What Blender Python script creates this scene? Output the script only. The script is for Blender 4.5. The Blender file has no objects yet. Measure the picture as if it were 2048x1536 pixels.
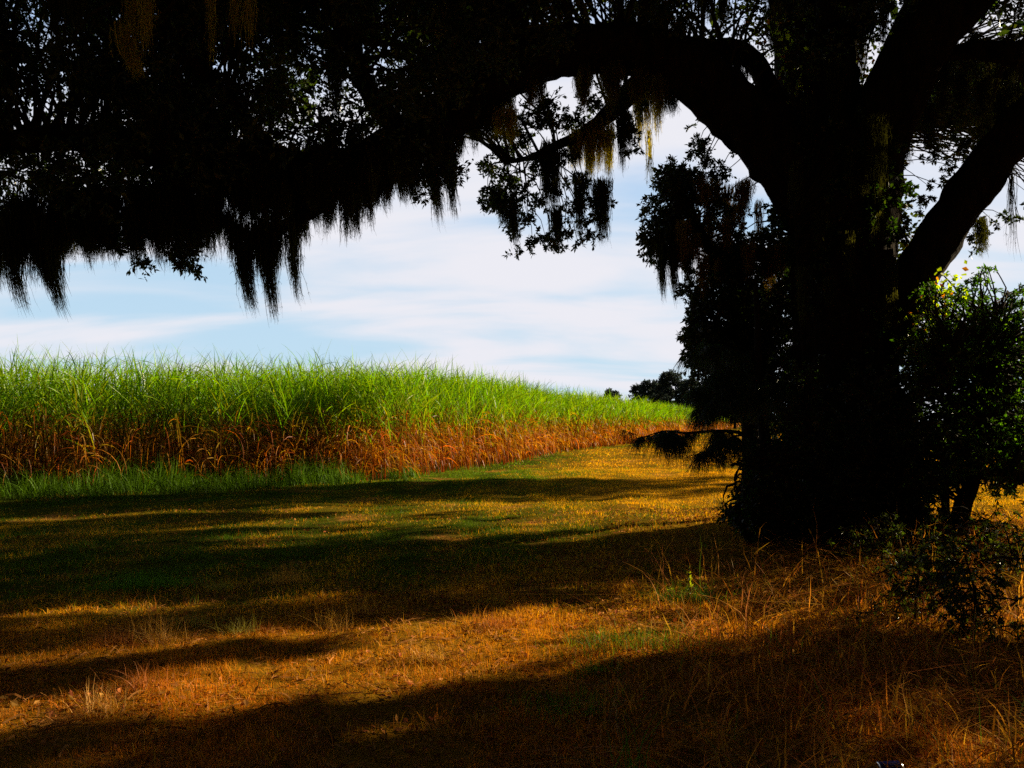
import bpy, math
import numpy as np
from math import radians as R

rng = np.random.default_rng(7)
sc = bpy.context.scene
COL = bpy.context.collection
F, CX, HY, EYE = 1774.0, 1024.0, 842.0, 1.6      # focal length in photo pixels, horizon row, eye height

def P(px, py, Y):
    return np.array([(px-CX)/F*Y, Y, EYE+(HY-py)/F*Y])

# ------------------------------------------------------------------ sun
AZ, EL = R(66), R(20)
SUN = np.array([math.sin(AZ)*math.cos(EL), math.cos(AZ)*math.cos(EL), math.sin(EL)])

# ------------------------------------------------------------------ object helpers
def tag(o, label=None, cat=None, group=None, kind=None):
    if label: o['label'] = label
    if cat: o['category'] = cat
    if group: o['group'] = group
    if kind: o['kind'] = kind
    return o

def empty(name, loc, label, cat, group=None):
    o = bpy.data.objects.new(name, None); COL.objects.link(o)
    o.location = loc; o.empty_display_size = .2
    return tag(o, label, cat, group)

class Geo:
    """collects vertices, quads, triangles and one colour per vertex"""
    def __init__(s): s.v=[]; s.q=[]; s.t=[]; s.c=[]; s.n=0
    def add(s, v, q=None, t=None, col=(1,1,1)):
        v = np.asarray(v, np.float32).reshape(-1,3)
        c = np.asarray(col, np.float32)
        c = np.broadcast_to(c, (len(v),3)) if c.ndim==1 else c.reshape(-1,3)
        s.v.append(v); s.c.append(c)
        if q is not None: s.q.append(np.asarray(q,np.int64).reshape(-1,4)+s.n)
        if t is not None: s.t.append(np.asarray(t,np.int64).reshape(-1,3)+s.n)
        s.n += len(v)
    def faces(s): return sum(len(a) for a in s.q)+sum(len(a) for a in s.t)
    def build(s, name, mat, parent=None, smooth=False):
        v = np.concatenate(s.v); c = np.concatenate(s.c)
        q = np.concatenate(s.q) if s.q else np.zeros((0,4),np.int64)
        t = np.concatenate(s.t) if s.t else np.zeros((0,3),np.int64)
        if parent is not None: v = v-np.array(parent.location, np.float32)
        m = bpy.data.meshes.new(name)
        m.vertices.add(len(v)); m.vertices.foreach_set('co', v.astype(np.float32).ravel())
        nl = len(q)*4+len(t)*3
        m.loops.add(nl)
        m.loops.foreach_set('vertex_index', np.concatenate([q.ravel(), t.ravel()]).astype(np.int32))
        m.polygons.add(len(q)+len(t))
        st = np.concatenate([np.arange(len(q))*4, len(q)*4+np.arange(len(t))*3]).astype(np.int32)
        m.polygons.foreach_set('loop_start', st)
        m.polygons.foreach_set('use_smooth', np.full(len(q)+len(t), smooth))
        a = m.color_attributes.new('tint','FLOAT_COLOR','POINT')
        a.data.foreach_set('color', np.concatenate([c, np.ones((len(c),1),np.float32)],1).astype(np.float32).ravel())
        m.update(calc_edges=True); m.validate()
        m.materials.append(mat)
        o = bpy.data.objects.new(name, m); COL.objects.link(o)
        if parent is not None: o.parent = parent
        return o

def unit(a):
    return a/np.maximum(np.linalg.norm(a,axis=-1,keepdims=True),1e-9)

def ribbons(g, C, W, side, col):
    """C (N,K,3) centre lines, W (N,K) widths, side (N,3) or (N,K,3), col (N,K,3)"""
    N,K,_ = C.shape
    if side.ndim==2: side = side[:,None,:]
    off = side*W[...,None]*.5
    v = np.stack([C-off, C+off],2)                    # N,K,2,3
    b = (np.arange(N)[:,None]*K+np.arange(K-1)[None])*2
    q = np.stack([b, b+1, b+3, b+2], -1)
    c = np.repeat(np.broadcast_to(col,(N,K,3))[:,:,None,:],2,2)
    g.add(v, q=q, col=c)

def kites(g, B, D, Nn, L, W, col):
    """leaves: base B, direction D, normal Nn, length L, width W"""
    S = unit(np.cross(D,Nn)); M = B+D*(L*.5)[:,None]
    Nn2 = unit(np.cross(S,D))
    lift = Nn2*(L*.06)[:,None]
    v = np.stack([B, M+S*(W*.5)[:,None]+lift, B+D*L[:,None], M-S*(W*.5)[:,None]+lift],1)
    g.add(v, q=np.arange(len(B)*4).reshape(-1,4), col=np.repeat(col[:,None,:],4,1))

def wob(p, f, seed=0):
    """cheap smooth noise in about -1..1"""
    r = np.random.default_rng(seed); s = 0; a=1; tot=0
    for _ in range(5):
        k = r.normal(size=3)*f; ph = r.uniform(0,6.28)
        s = s+a*np.sin(p@k+ph); tot+=a; f*=1.7; a*=.75
    return s/tot*1.4

def tube(g, pts, rad, sides=12, col=(1,1,1), rough=.0, cap=True, sub=6, seed=0):
    """smooth tapered tube through pts with bark lumps"""
    pts = np.asarray(pts,float); rad = np.asarray(rad,float); n=len(pts)
    out=[]; rr=[]
    for i in range(n-1):
        p0=pts[max(i-1,0)];p1=pts[i];p2=pts[i+1];p3=pts[min(i+2,n-1)]
        for k in range(sub):
            t=k/sub
            out.append(.5*((2*p1)+(-p0+p2)*t+(2*p0-5*p1+4*p2-p3)*t*t+(-p0+3*p1-3*p2+p3)*t**3))
            rr.append(rad[i]*(1-t)+rad[i+1]*t)
    out.append(pts[-1]); rr.append(rad[-1])
    C=np.array(out); rr=np.array(rr); K=len(C)
    T=unit(np.gradient(C,axis=0))
    up=np.array([0.,.2,1.]) if abs(T[0,2])<.9 else np.array([1.,.3,0.])
    A=np.zeros_like(C); a=unit(up-T[0]*(up@T[0]))
    for i in range(K):
        a=unit(a-T[i]*(a@T[i])); A[i]=a
    Bn=np.cross(T,A)
    th=np.linspace(0,2*np.pi,sides,endpoint=False)
    dirs=A[:,None]*np.cos(th)[None,:,None]+Bn[:,None]*np.sin(th)[None,:,None]
    r=np.repeat(rr[:,None],sides,1)
    if rough:
        q=(C[:,None]+dirs*r[...,None]).reshape(-1,3)
        r=r*(1+rough*wob(q,2.2/np.mean(rr)**.5,seed).reshape(r.shape)+rough*.6*wob(q,7/np.mean(rr)**.5,seed+1).reshape(r.shape))
    v=C[:,None]+dirs*r[...,None]
    i=np.arange(K-1)[:,None]*sides; j=np.arange(sides)[None]; j2=(j+1)%sides
    q=np.stack([i+j,i+j2,i+sides+j2,i+sides+j],-1)
    g.add(v,q=q,col=col)
    return C,rr

def twigs(g, A, B, r0, r1, seed, col=(1,1,1), sag=.12, K=6):
    """many thin three-sided branches from A to B (N,3)"""
    r=np.random.default_rng(seed); N=len(A)
    t=np.linspace(0,1,K)[None,:,None]
    D=B-A; L=np.linalg.norm(D,axis=1)
    bend=unit(r.normal(size=(N,3)))*L[:,None]*sag+np.array([0,0,1.])*L[:,None]*.1
    C=A[:,None]+D[:,None]*t+bend[:,None]*np.sin(np.pi*t)
    C[:,1:-1]+=r.normal(size=(N,K-2,3))*L[:,None,None]*.018
    T=unit(np.gradient(C,axis=1)); u=unit(np.cross(T,np.array([.31,.2,.93]))); w=np.cross(T,u)
    rad=(np.broadcast_to(np.asarray(r0),(N,))[:,None]*(1-t[...,0])+np.broadcast_to(np.asarray(r1),(N,))[:,None]*t[...,0])
    th=np.arange(4)*np.pi/2
    v=C[:,:,None]+(u[:,:,None]*np.cos(th)[None,None,:,None]+w[:,:,None]*np.sin(th)[None,None,:,None])*rad[:,:,None,None]
    base=(np.arange(N)[:,None,None]*K+np.arange(K-1)[None,:,None])*4
    j=np.arange(4)[None,None]; j2=(j+1)%4
    q=np.stack([base+j,base+j2,base+4+j2,base+4+j],-1)
    g.add(v,q=q,col=col)
    return C

def sprays(g, C, rad, nl, size, col, var=.35, seed=0, droop=.15, wfac=.42, flat=.75, gt=None):
    """leaf sprays: for every clump centre C (N,3) leaves sitting on short radiating shoots"""
    r=np.random.default_rng(seed)
    for c0,r0,n0,s0 in zip(C,np.broadcast_to(rad,(len(C),)),np.broadcast_to(nl,(len(C),)),np.broadcast_to(size,(len(C),))):
        n0=int(n0); ns=max(2,n0//13)
        d=unit(r.normal(size=(ns,3))*[1,1,flat]); d[:,2]-=droop; d=unit(d)
        ln=r0*r.uniform(.45,1.15,ns)
        k=r.integers(0,ns,n0); t=r.uniform(.25,1,n0)**.7
        B=c0+d[k]*(ln[k]*t)[:,None]+r.normal(size=(n0,3))*r0*.04
        B[:,2]-=droop*ln[k]*t*t*.5
        D=unit(d[k]*.7+r.normal(size=(n0,3))*.75)
        Nn=unit(r.normal(size=(n0,3))*.8+[0,0,.7])
        L=s0*r.uniform(.6,1.25,n0)
        cc=np.array(col)*(1+var*r.normal(size=(n0,1))).clip(.3,2.2)*(1+.12*r.normal(size=(n0,3))).clip(.5,1.6)
        kites(g,B,D,Nn,L,L*wfac*r.uniform(.75,1.2,n0),cc)
        if gt is not None:
            twigs(gt,np.repeat(c0[None],ns,0),c0+d*ln[:,None],.006,.002,int(r.integers(1e6)),sag=.06,K=3)

# ------------------------------------------------------------------ materials
def newmat(name):
    m=bpy.data.materials.new(name); m.use_nodes=True
    nt=m.node_tree; nt.nodes.clear()
    return m,nt,nt.nodes,nt.links

def leafmat(name, base=(1,1,1), trans=.45, tcol=(1,1,1), gloss=.06, rough=.35, noise=0):
    m,nt,N,L=newmat(name)
    a=N.new('ShaderNodeAttribute'); a.attribute_name='tint'
    mul=N.new('ShaderNodeMix'); mul.data_type='RGBA'; mul.blend_type='MULTIPLY'; mul.inputs[0].default_value=1
    L.new(a.outputs['Color'],mul.inputs[6]); mul.inputs[7].default_value=(*base,1)
    src=mul.outputs[2]
    tm=N.new('ShaderNodeMix'); tm.data_type='RGBA'; tm.blend_type='MULTIPLY'; tm.inputs[0].default_value=1
    L.new(src,tm.inputs[6]); tm.inputs[7].default_value=(*tcol,1)
    d=N.new('ShaderNodeBsdfDiffuse'); L.new(src,d.inputs[0])
    t=N.new('ShaderNodeBsdfTranslucent'); L.new(tm.outputs[2],t.inputs[0])
    x=N.new('ShaderNodeMixShader'); x.inputs[0].default_value=trans
    L.new(d.outputs[0],x.inputs[1]); L.new(t.outputs[0],x.inputs[2])
    o=N.new('ShaderNodeOutputMaterial')
    if gloss:
        gl=N.new('ShaderNodeBsdfGlossy'); gl.inputs['Roughness'].default_value=rough
        y=N.new('ShaderNodeMixShader'); y.inputs[0].default_value=gloss
        L.new(x.outputs[0],y.inputs[1]); L.new(gl.outputs[0],y.inputs[2]); L.new(y.outputs[0],o.inputs[0])
    else: L.new(x.outputs[0],o.inputs[0])
    return m

def barkmat(name, c1, c2, scale=6, bump=.6):
    m,nt,N,L=newmat(name)
    tc=N.new('ShaderNodeTexCoord'); mp=N.new('ShaderNodeMapping'); mp.inputs['Scale'].default_value=(1,1,.28)
    L.new(tc.outputs['Object'],mp.inputs[0])
    n=N.new('ShaderNodeTexNoise'); n.inputs['Scale'].default_value=scale; n.inputs['Detail'].default_value=8; n.inputs['Roughness'].default_value=.7
    v=N.new('ShaderNodeTexVoronoi'); v.inputs['Scale'].default_value=scale*3; v.feature='DISTANCE_TO_EDGE'
    L.new(mp.outputs[0],n.inputs[0]); L.new(mp.outputs[0],v.inputs[0])
    r=N.new('ShaderNodeValToRGB'); r.color_ramp.elements[0].color=(*c1,1); r.color_ramp.elements[1].color=(*c2,1)
    r.color_ramp.elements[0].position=.35; r.color_ramp.elements[1].position=.7
    L.new(n.outputs[0],r.inputs[0])
    mx=N.new('ShaderNodeMath'); mx.operation='MULTIPLY_ADD'; mx.inputs[1].default_value=1.5
    L.new(v.outputs[0],mx.inputs[0]); L.new(n.outputs[0],mx.inputs[2])
    b=N.new('ShaderNodeBump'); b.inputs['Strength'].default_value=bump; b.inputs['Distance'].default_value=.04
    L.new(mx.outputs[0],b.inputs['Height'])
    p=N.new('ShaderNodeBsdfPrincipled'); p.inputs['Roughness'].default_value=1; p.inputs['Specular IOR Level'].default_value=.03
    L.new(r.outputs[0],p.inputs['Base Color']); L.new(b.outputs[0],p.inputs['Normal'])
    o=N.new('ShaderNodeOutputMaterial'); L.new(p.outputs[0],o.inputs[0])
    return m

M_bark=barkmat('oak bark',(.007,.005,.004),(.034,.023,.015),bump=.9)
M_twig=barkmat('twig bark',(.02,.016,.012),(.05,.04,.03),20,.2)
M_oak=leafmat('oak leaves',trans=.35,tcol=(1.2,1.5,.3),gloss=.05)
M_moss=leafmat('spanish moss',trans=.6,tcol=(1.25,1.3,.3),gloss=0)
M_shrub=leafmat('shrub leaves',trans=.5,tcol=(1.5,2.1,.2),gloss=.04,rough=.3)
M_vine=leafmat('vine leaves',trans=.6,tcol=(1.8,1.9,.12),gloss=.05)
M_pine=leafmat('pine needles',trans=.3,tcol=(1,1.3,.3),gloss=.05)
M_cane=leafmat('cane leaves',trans=.5,tcol=(1.3,1.3,.2),gloss=.02,rough=.4)
M_grass=leafmat('grass',trans=.4,tcol=(1.15,1.1,.35),gloss=.01,rough=.5)
M_litter=leafmat('fallen leaves',trans=.15,tcol=(1.2,1,.4),gloss=.0,rough=.4)
M_far=leafmat('distant leaves',trans=.2,gloss=0)

# ------------------------------------------------------------------ terrain
XS=[-1e9]
def hgt(x,y):
    p=np.stack([x,y,np.zeros_like(x)],-1)
    h=.025*wob(p,.9,11)+.05*wob(p,.25,12)
    f=np.clip(np.hypot(x,y)/3,0,1)
    h=h-.035*np.exp(-((x-(-1.2)-.12*(y-8))/.28)**2)*(y>1)-.035*np.exp(-((x-(.55)-.12*(y-8))/.28)**2)*(y>1)
    mound=.22*np.exp(-(((x-4.8)/3.2)**2+((y-12.2)/2.2)**2))
    return (h+mound)*f
def ground_mat():
    m,nt,N,L=newmat('ground soil and thatch')
    tc=N.new('ShaderNodeTexCoord')
    def noise(s,d=6,ro=.6):
        n=N.new('ShaderNodeTexNoise'); n.inputs['Scale'].default_value=s; n.inputs['Detail'].default_value=d; n.inputs['Roughness'].default_value=ro
        L.new(tc.outputs['Object'],n.inputs[0]); return n
    def ramp(src,stops):
        r=N.new('ShaderNodeValToRGB'); e=r.color_ramp.elements
        for i,(p,c) in enumerate(stops):
            k=e[i] if i<2 else e.new(p)
            k.position=p; k.color=(*c,1)
        L.new(src,r.inputs[0]); return r.outputs[0]
    sand=ramp(noise(30,8,.75).outputs[0],[(.3,(.16,.07,.022)),(.75,(.42,.18,.03))])
    thatch=ramp(noise(60,8,.8).outputs[0],[(.3,(.08,.04,.004)),(.75,(.40,.20,.014))])
    f=ramp(noise(.55,5,.65).outputs[0],[(.56,(0,0,0)),(.66,(1,1,1))])
    gth=ramp(noise(60,8,.8).outputs[0],[(.3,(.015,.022,.003)),(.75,(.07,.085,.008))])  # green thatch, its colour also darkened to deepen the shade on the left
    at=N.new('ShaderNodeAttribute'); at.attribute_name='tint'; sp=N.new('ShaderNodeSeparateColor'); L.new(at.outputs['Color'],sp.inputs[0])
    m0=N.new('ShaderNodeMix'); m0.data_type='RGBA'; L.new(sp.outputs[0],m0.inputs[0]); L.new(thatch,m0.inputs[6]); L.new(gth,m0.inputs[7])
    mx=N.new('ShaderNodeMix'); mx.data_type='RGBA'; L.new(f,mx.inputs[0]); L.new(m0.outputs[2],mx.inputs[6]); L.new(sand,mx.inputs[7])
    b=N.new('ShaderNodeBump'); b.inputs['Strength'].default_value=.8; b.inputs['Distance'].default_value=.03
    L.new(noise(22,10,.75).outputs[0],b.inputs['Height'])
    p=N.new('ShaderNodeBsdfPrincipled'); p.inputs['Roughness'].default_value=1; p.inputs['Specular IOR Level'].default_value=0
    L.new(mx.outputs[2],p.inputs['Base Color']); L.new(b.outputs[0],p.inputs['Normal'])
    o=N.new('ShaderNodeOutputMaterial'); L.new(p.outputs[0],o.inputs[0]); return m
def build_ground():
    g=Geo()
    s=np.linspace(-1,1,321); ax=np.sign(s)*(np.abs(s)*22+np.abs(s)**9*2500)
    X,Y=np.meshgrid(ax,ax+10,indexing='ij')
    Z=hgt(X,Y)*np.clip(1.4-np.hypot(X,Y)/120,0,1)
    n=len(ax); i=np.arange(n-1)[:,None]*n; j=np.arange(n-1)[None]
    g_=greenness(np.c_[X.ravel(),Y.ravel()]); g.add(np.stack([X,Y,Z],-1),q=np.stack([i+j,i+n+j,i+n+j+1,i+j+1],-1),col=np.stack([g_,g_,g_],-1))
    o=g.build('ground',ground_mat(),smooth=True); tag(o,'sandy ground with dry grass and brown litter','ground',kind='structure')

# ------------------------------------------------------------------ cane field
EDGE=np.array([(-44,7.0),(-12.4,19.4),(-3.3,24.2),(-2.4,27.5),(-.3,33),(2.1,45),(9.6,66),(27,123),(60,235)],float)
def in_view_x(x,y,m=1.35): return np.abs(x)<.577*m*y+4
def cane():
    r=np.random.default_rng(21); g=Geo(); gs=Geo()
    # stools: walk along the edge and step inwards
    seg=np.diff(EDGE,axis=0); sl=np.linalg.norm(seg,axis=1)
    pos=[];sc_=[];row=[]
    for k in range(len(seg)):
        t=seg[k]/sl[k]; nrm=np.array([-t[1],t[0]])            # inward = left of walking direction
        d=0
        while d<sl[k]:
            p=EDGE[k]+t*d; Y=p[1]
            if Y<16: Y=16
            step=.42*max(1,Y/34)
            nrow=9 if Y<40 else 7
            for q in range(nrow):
                o=p+nrm*(q*.75*max(1,Y/45)+r.uniform(-.25,.25))+t*r.uniform(-.2,.2)
                if in_view_x(o[0],o[1]): pos.append(o); sc_.append(max(1,Y/30)**.75); row.append(q)
            d+=step
    # deeper interior, thinner
    for _ in range(2600):
        y=r.uniform(26,110); x=r.uniform(-.75*y,.25*y)
        ex=np.interp(y,EDGE[2:,1],EDGE[2:,0])
        if x<ex-6 and y>30: pos.append(np.array([x,y])); sc_.append(max(1,y/30)**.9*1.5); row.append(9)
    pos=np.array(pos); scl=np.array(sc_); row=np.array(row); N=len(pos)
    h=2.84+.14*wob(np.c_[pos,np.zeros(N)],.35,5)+r.normal(size=N)*.12
    h*=np.clip(1-(row==0)*.06,0,1)*(1-.034*np.clip(24.2-pos[:,1],0,6))
    # height of the leaf tips is about h+1
    # stalks
    ns=np.where(row<2,3,np.where(row<6,3,1))
    idx=np.repeat(np.arange(N),ns); n=len(idx)
    base=np.c_[pos[idx]+r.normal(size=(n,2))*.16,np.zeros(n)]
    hh=h[idx]*r.uniform(.8,1.0,n)*.78
    lean=r.normal(size=(n,2))*.2
    K=5;t=np.linspace(0,1,K)
    C=base[:,None]+np.stack([lean[:,0:1]*hh[:,None]*t**1.4,lean[:,1:2]*hh[:,None]*t**1.4,hh[:,None]*t],-1)
    W=.030*scl[idx][:,None]*np.ones(K)
    c0=np.array([.20,.045,.014]); c1=np.array([.20,.17,.03])
    cc=c0*(1-t[None,:,None]**2)+c1*t[None,:,None]**2; cc=cc*r.uniform(.5,1.3,(n,1,1))
    for a in (0,1):
        sd=np.tile([1.,0,0] if a==0 else [0,1.,0],(n,1)); ribbons(gs,C,W,sd,cc)
    # leaves
    nl=np.where(row<2,88,np.where(row<5,56,np.where(row<9,30,24)))
    idx=np.repeat(np.arange(N),nl); n=len(idx)
    kind=r.uniform(size=n)                                   # 0..1 height class
    z0=h[idx]*(.08+.86*kind**.85)
    dead=(z0+r.normal(size=n)*.30)<1.40+.16*wob(np.c_[pos[idx],np.zeros(n)],1.2,8)
    az=r.uniform(0,6.283,n); up=np.where(dead,r.uniform(.2,1.25,n),r.uniform(.9,1.35,n)); up=np.where((z0>h[idx]*.8),r.uniform(1.0,1.5,n),up)
    L=np.where(dead,r.uniform(.6,1.35,n),r.uniform(.8,1.35,n))*np.where(z0>h[idx]*.85,.95,1)
    grav=np.where(dead,r.uniform(1.8,3.6,n),r.uniform(.2,1.2,n)); grav=np.where(z0>h[idx]*.85,np.where(r.uniform(size=n)<.24,r.uniform(.05,.5,n),r.uniform(.5,2.0,n)),grav)
    K=7
    hd=np.stack([np.cos(az),np.sin(az)],-1)
    x=np.zeros((n,K));z=np.zeros((n,K))
    for k in range(1,K):
        th=np.maximum(up-grav*((k-.5)/(K-1)),-1.5)
        x[:,k]=x[:,k-1]+np.cos(th)*L/(K-1); z[:,k]=z[:,k-1]+np.sin(th)*L/(K-1)
    jit=np.c_[r.normal(size=(n,2))*.15,np.zeros(n)]
    C=np.c_[pos[idx],z0][:,None]+jit[:,None]+np.stack([hd[:,0:1]*x,hd[:,1:2]*x,z],-1)
    C[...,2]=np.maximum(C[...,2],.03)
    t=np.linspace(0,1,K)
    W=(.027*scl[idx]*r.uniform(.6,1.15,n))[:,None]*np.array([.6,1,1,.9,.7,.42,.03])
    W*=np.where(dead,.75,1)[:,None]
    tw=r.uniform(-.9,.9,n)[:,None]+t[None]*r.normal(size=(n,1))*.8
    lat=np.stack([-hd[:,1],hd[:,0],np.zeros(n)],-1)
    side=lat[:,None]*np.cos(tw)[...,None]+np.array([0,0,1.])*np.sin(tw)[...,None]
    green=np.array([.14,.30,.006])*r.uniform(.6,1.35,(n,1))*np.array([1,1,1])
    green[:,0]*=r.uniform(.75,1.5,n)
    dry=np.array([.58,.145,.02])*r.uniform(.25,1.2,(n,1)); dry[:,1]*=r.uniform(.6,1.8,n)
    cb=np.where(dead[:,None],dry,green)
    mid=(z0<2.05)&(z0>.9)&(r.uniform(size=n)<.22); cb[mid]=np.array([.40,.33,.03])*r.uniform(.4,1.1,(mid.sum(),1))
    st_=dead&(r.uniform(size=n)<.25); cb[st_]=np.array([.58,.38,.09])*r.uniform(.4,1.1,(st_.sum(),1))
    tipc=np.where(dead[:,None],dry*.9,green*np.array([1.15,1.05,1]))
    cc=cb[:,None]*(1-t[None,:,None])+tipc[:,None]*t[None,:,None]
    ribbons(g,C,W,side,cc)
    print('cane',g.faces(),gs.faces())
    g.v+=gs.v; g.c+=gs.c; g.q+=[q+g.n for q in gs.q]; g.n+=gs.n
    o=g.build('sugar_cane_field',M_cane)
    tag(o,'tall green sugar cane crop with rusty dry lower leaves','crop field',kind='stuff')
cane()

# ------------------------------------------------------------------ grass helpers
def blades(g, xy, h, w, col, lean=.5, K=4, seed=0, curl=.6):
    r=np.random.default_rng(seed); n=len(xy)
    z=hgt(xy[:,0],xy[:,1])
    az=r.uniform(0,6.283,n); ln=np.abs(r.normal(size=n))*lean
    t=np.linspace(0,1,K)
    hd=np.stack([np.cos(az),np.sin(az)],-1)
    bend=ln[:,None]*t**1.3*h[:,None]+curl*ln[:,None]*t**3*h[:,None]
    zz=h[:,None]*(t-.35*np.minimum(ln,1.6)[:,None]*t**2.2)
    C=np.stack([xy[:,0:1]+hd[:,0:1]*bend,xy[:,1:2]+hd[:,1:2]*bend,z[:,None]+zz-.01],-1)
    if K>4: C+=r.normal(size=C.shape)*h[:,None,None]*.02*t[None,:,None]
    C[...,2]=np.maximum(C[...,2],z[:,None]-.01)
    W=w[:,None]*(1-t**1.6)*np.ones((n,1))+w[:,None]*.04
    a2=r.uniform(0,6.283,n); side=np.stack([np.cos(a2),np.sin(a2),np.zeros(n)],-1)
    ribbons(g,C,W,side,np.broadcast_to(col[:,None],(n,K,3)))
def frustum(r,n,y0,y1,m=1.12,p=1.):
    y=np.sqrt(r.uniform(0,1,n)*(y1*y1-y0*y0)+y0*y0); x=r.uniform(-1,1,n)*(.577*y*m+.6)
    return np.c_[x,y]
def outside_cane(xy):
    e=np.interp(xy[:,1],EDGE[2:,1],EDGE[2:,0]); f=np.interp(xy[:,0],EDGE[:3,0],EDGE[:3,1])
    return np.where(xy[:,1]<24.2,(xy[:,1]<f+.4)|(xy[:,0]>-3.3),xy[:,0]>e-.3)
def n2(xy,f,s): return wob(np.c_[xy,np.zeros(len(xy))],f,s)
def greenness(xy):
    """mown track: green on the left and along the cane, golden to the right, straw near the camera"""
    x,y=xy[:,0],xy[:,1]
    e=np.interp(y,EDGE[2:,1],EDGE[2:,0])
    g=1/(1+np.exp(-(y-8.6-.35*x)/.9))
    gold=1/(1+np.exp(-(x-1.6+.25*n2(xy,.5,36))/.9))*(y>9)
    g=g*(1-.85*gold)
    near_c=np.exp(-np.clip(x-e,0,50)/(.035*y+.5))*(y>24)
    return np.clip(g*.95+.75*near_c+.35*n2(xy,.9,33)-.12,0,1)

def short_grass():
    r=np.random.default_rng(4); g=Geo()
    for (n,y0,y1,h,w,lean) in ((150000,2.4,7,.045,.0032,.9),(190000,7,14,.05,.0055,.8),(300000,14,30,.05,.0085,.9),(190000,30,75,.06,.022,.9),(40000,75,160,.1,.09,.8)):
        xy=frustum(r,n,y0,y1); xy=xy[outside_cane(xy)]
        bare=n2(xy,1.1,41)+.5*n2(xy,4,42)
        keep=(bare<.55)|(r.uniform(size=len(xy))<.25)
        if y1<=14:
            under=(xy[:,0]>1.2+.0*xy[:,1])&(xy[:,1]>8.5); keep&=~under|(r.uniform(size=len(xy))<.2)
        xy=xy[keep]; n=len(xy)
        gr=greenness(xy); isg=r.uniform(size=n)<gr
        dry=np.array([.95,.50,.010])*r.uniform(.6,1.12,(n,1)); dry[:,1]*=r.uniform(.8,1.12,n)
        near=np.clip((9-xy[:,1])/4,0,1)[:,None]; dry=dry*(1-near)+dry*np.array([.80,.50,1.0])*near
        gn=np.array([.105,.20,.005])*r.uniform(.5,1.3,(n,1)); gn[:,0]*=r.uniform(.6,1.7,n); gn*=np.clip(.62+(xy[:,1:2]-12)/25,.62,1.35)
        col=np.where(isg[:,None],gn,dry)
        hh=h*r.uniform(.4,1.5,n)*(1+.5*np.clip(n2(xy,2.5,44),-1,1))
        blades(g,xy,hh,w*r.uniform(.7,1.3,n),col,lean,3,int(r.integers(1e6)))
    # taller ragged clumps that break the light into small shadows
    xy=frustum(r,170000,2.4,13); xy=xy[(n2(xy,5.0,46)+.6*n2(xy,1.6,47)>.42)&(r.uniform(size=170000)<.75)]; n=len(xy); gr=greenness(xy); isg=r.uniform(size=n)<gr*.9
    dry=np.array([.62,.24,.02])*r.uniform(.3,1.2,(n,1)); dry[:,1]*=r.uniform(.7,1.5,n); gn=np.array([.10,.19,.006])*r.uniform(.5,1.3,(n,1))
    blades(g,xy,r.uniform(.04,.15,n),r.uniform(.002,.005,n),np.where(isg[:,None],gn,dry),.7,4,777,.8)
    print('grass',g.faces())
    tag(g.build('grass',M_grass),'short mown grass, straw gold and green, covering the track','grass',kind='stuff')
build_ground()
short_grass()

def litter():
    r=np.random.default_rng(9); g=Geo()
    xy=frustum(r,90000,2.4,16)
    w=np.clip(.5+.35*(xy[:,0]/4)+.55*n2(xy,1.1,51),.05,1)*(1-.88*greenness(xy)); xy=xy[r.uniform(size=len(xy))<w]
    n=len(xy); z=hgt(xy[:,0],xy[:,1])+r.uniform(.002,.03,n)
    D=unit(np.c_[r.normal(size=(n,2)),r.normal(size=n)*.35]); Nn=unit(np.c_[r.normal(size=(n,2))*.6,np.ones(n)])
    col=np.array([.34,.13,.04])*r.uniform(.35,1.5,(n,1)); col[:,1]*=r.uniform(.7,1.4,n)
    L=r.uniform(.025,.065,n); kites(g,np.c_[xy,z],D,Nn,L,L*r.uniform(.3,.6,n),col)
    # straw lying on the ground
    m=16000; xy=frustum(r,m,2.4,12); xy=xy[r.uniform(size=m)>.85*greenness(xy)]; m=len(xy); z=hgt(xy[:,0],xy[:,1])+.012
    a=r.uniform(0,6.28,m); l=r.uniform(.05,.22,m); t=np.linspace(-.5,.5,4)
    C=np.stack([xy[:,0:1]+np.cos(a)[:,None]*l[:,None]*t,xy[:,1:2]+np.sin(a)[:,None]*l[:,None]*t,z[:,None]+.013*np.abs(r.normal(size=(m,1)))*(.25-t**2)*4+0*t],-1)
    C+=r.normal(size=C.shape)*.004
    col=np.array([.42,.18,.05])*r.uniform(.3,1.1,(m,1))
    ribbons(g,C,(r.uniform(.003,.009,m))[:,None]*np.ones(4),np.stack([-np.sin(a),np.cos(a),r.normal(size=m)*.5],-1),col[:,None])
    tag(g.build('fallen_leaves',M_litter),'brown fallen leaves and straw scattered under the oak','leaf litter',kind='stuff')
litter()

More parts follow.
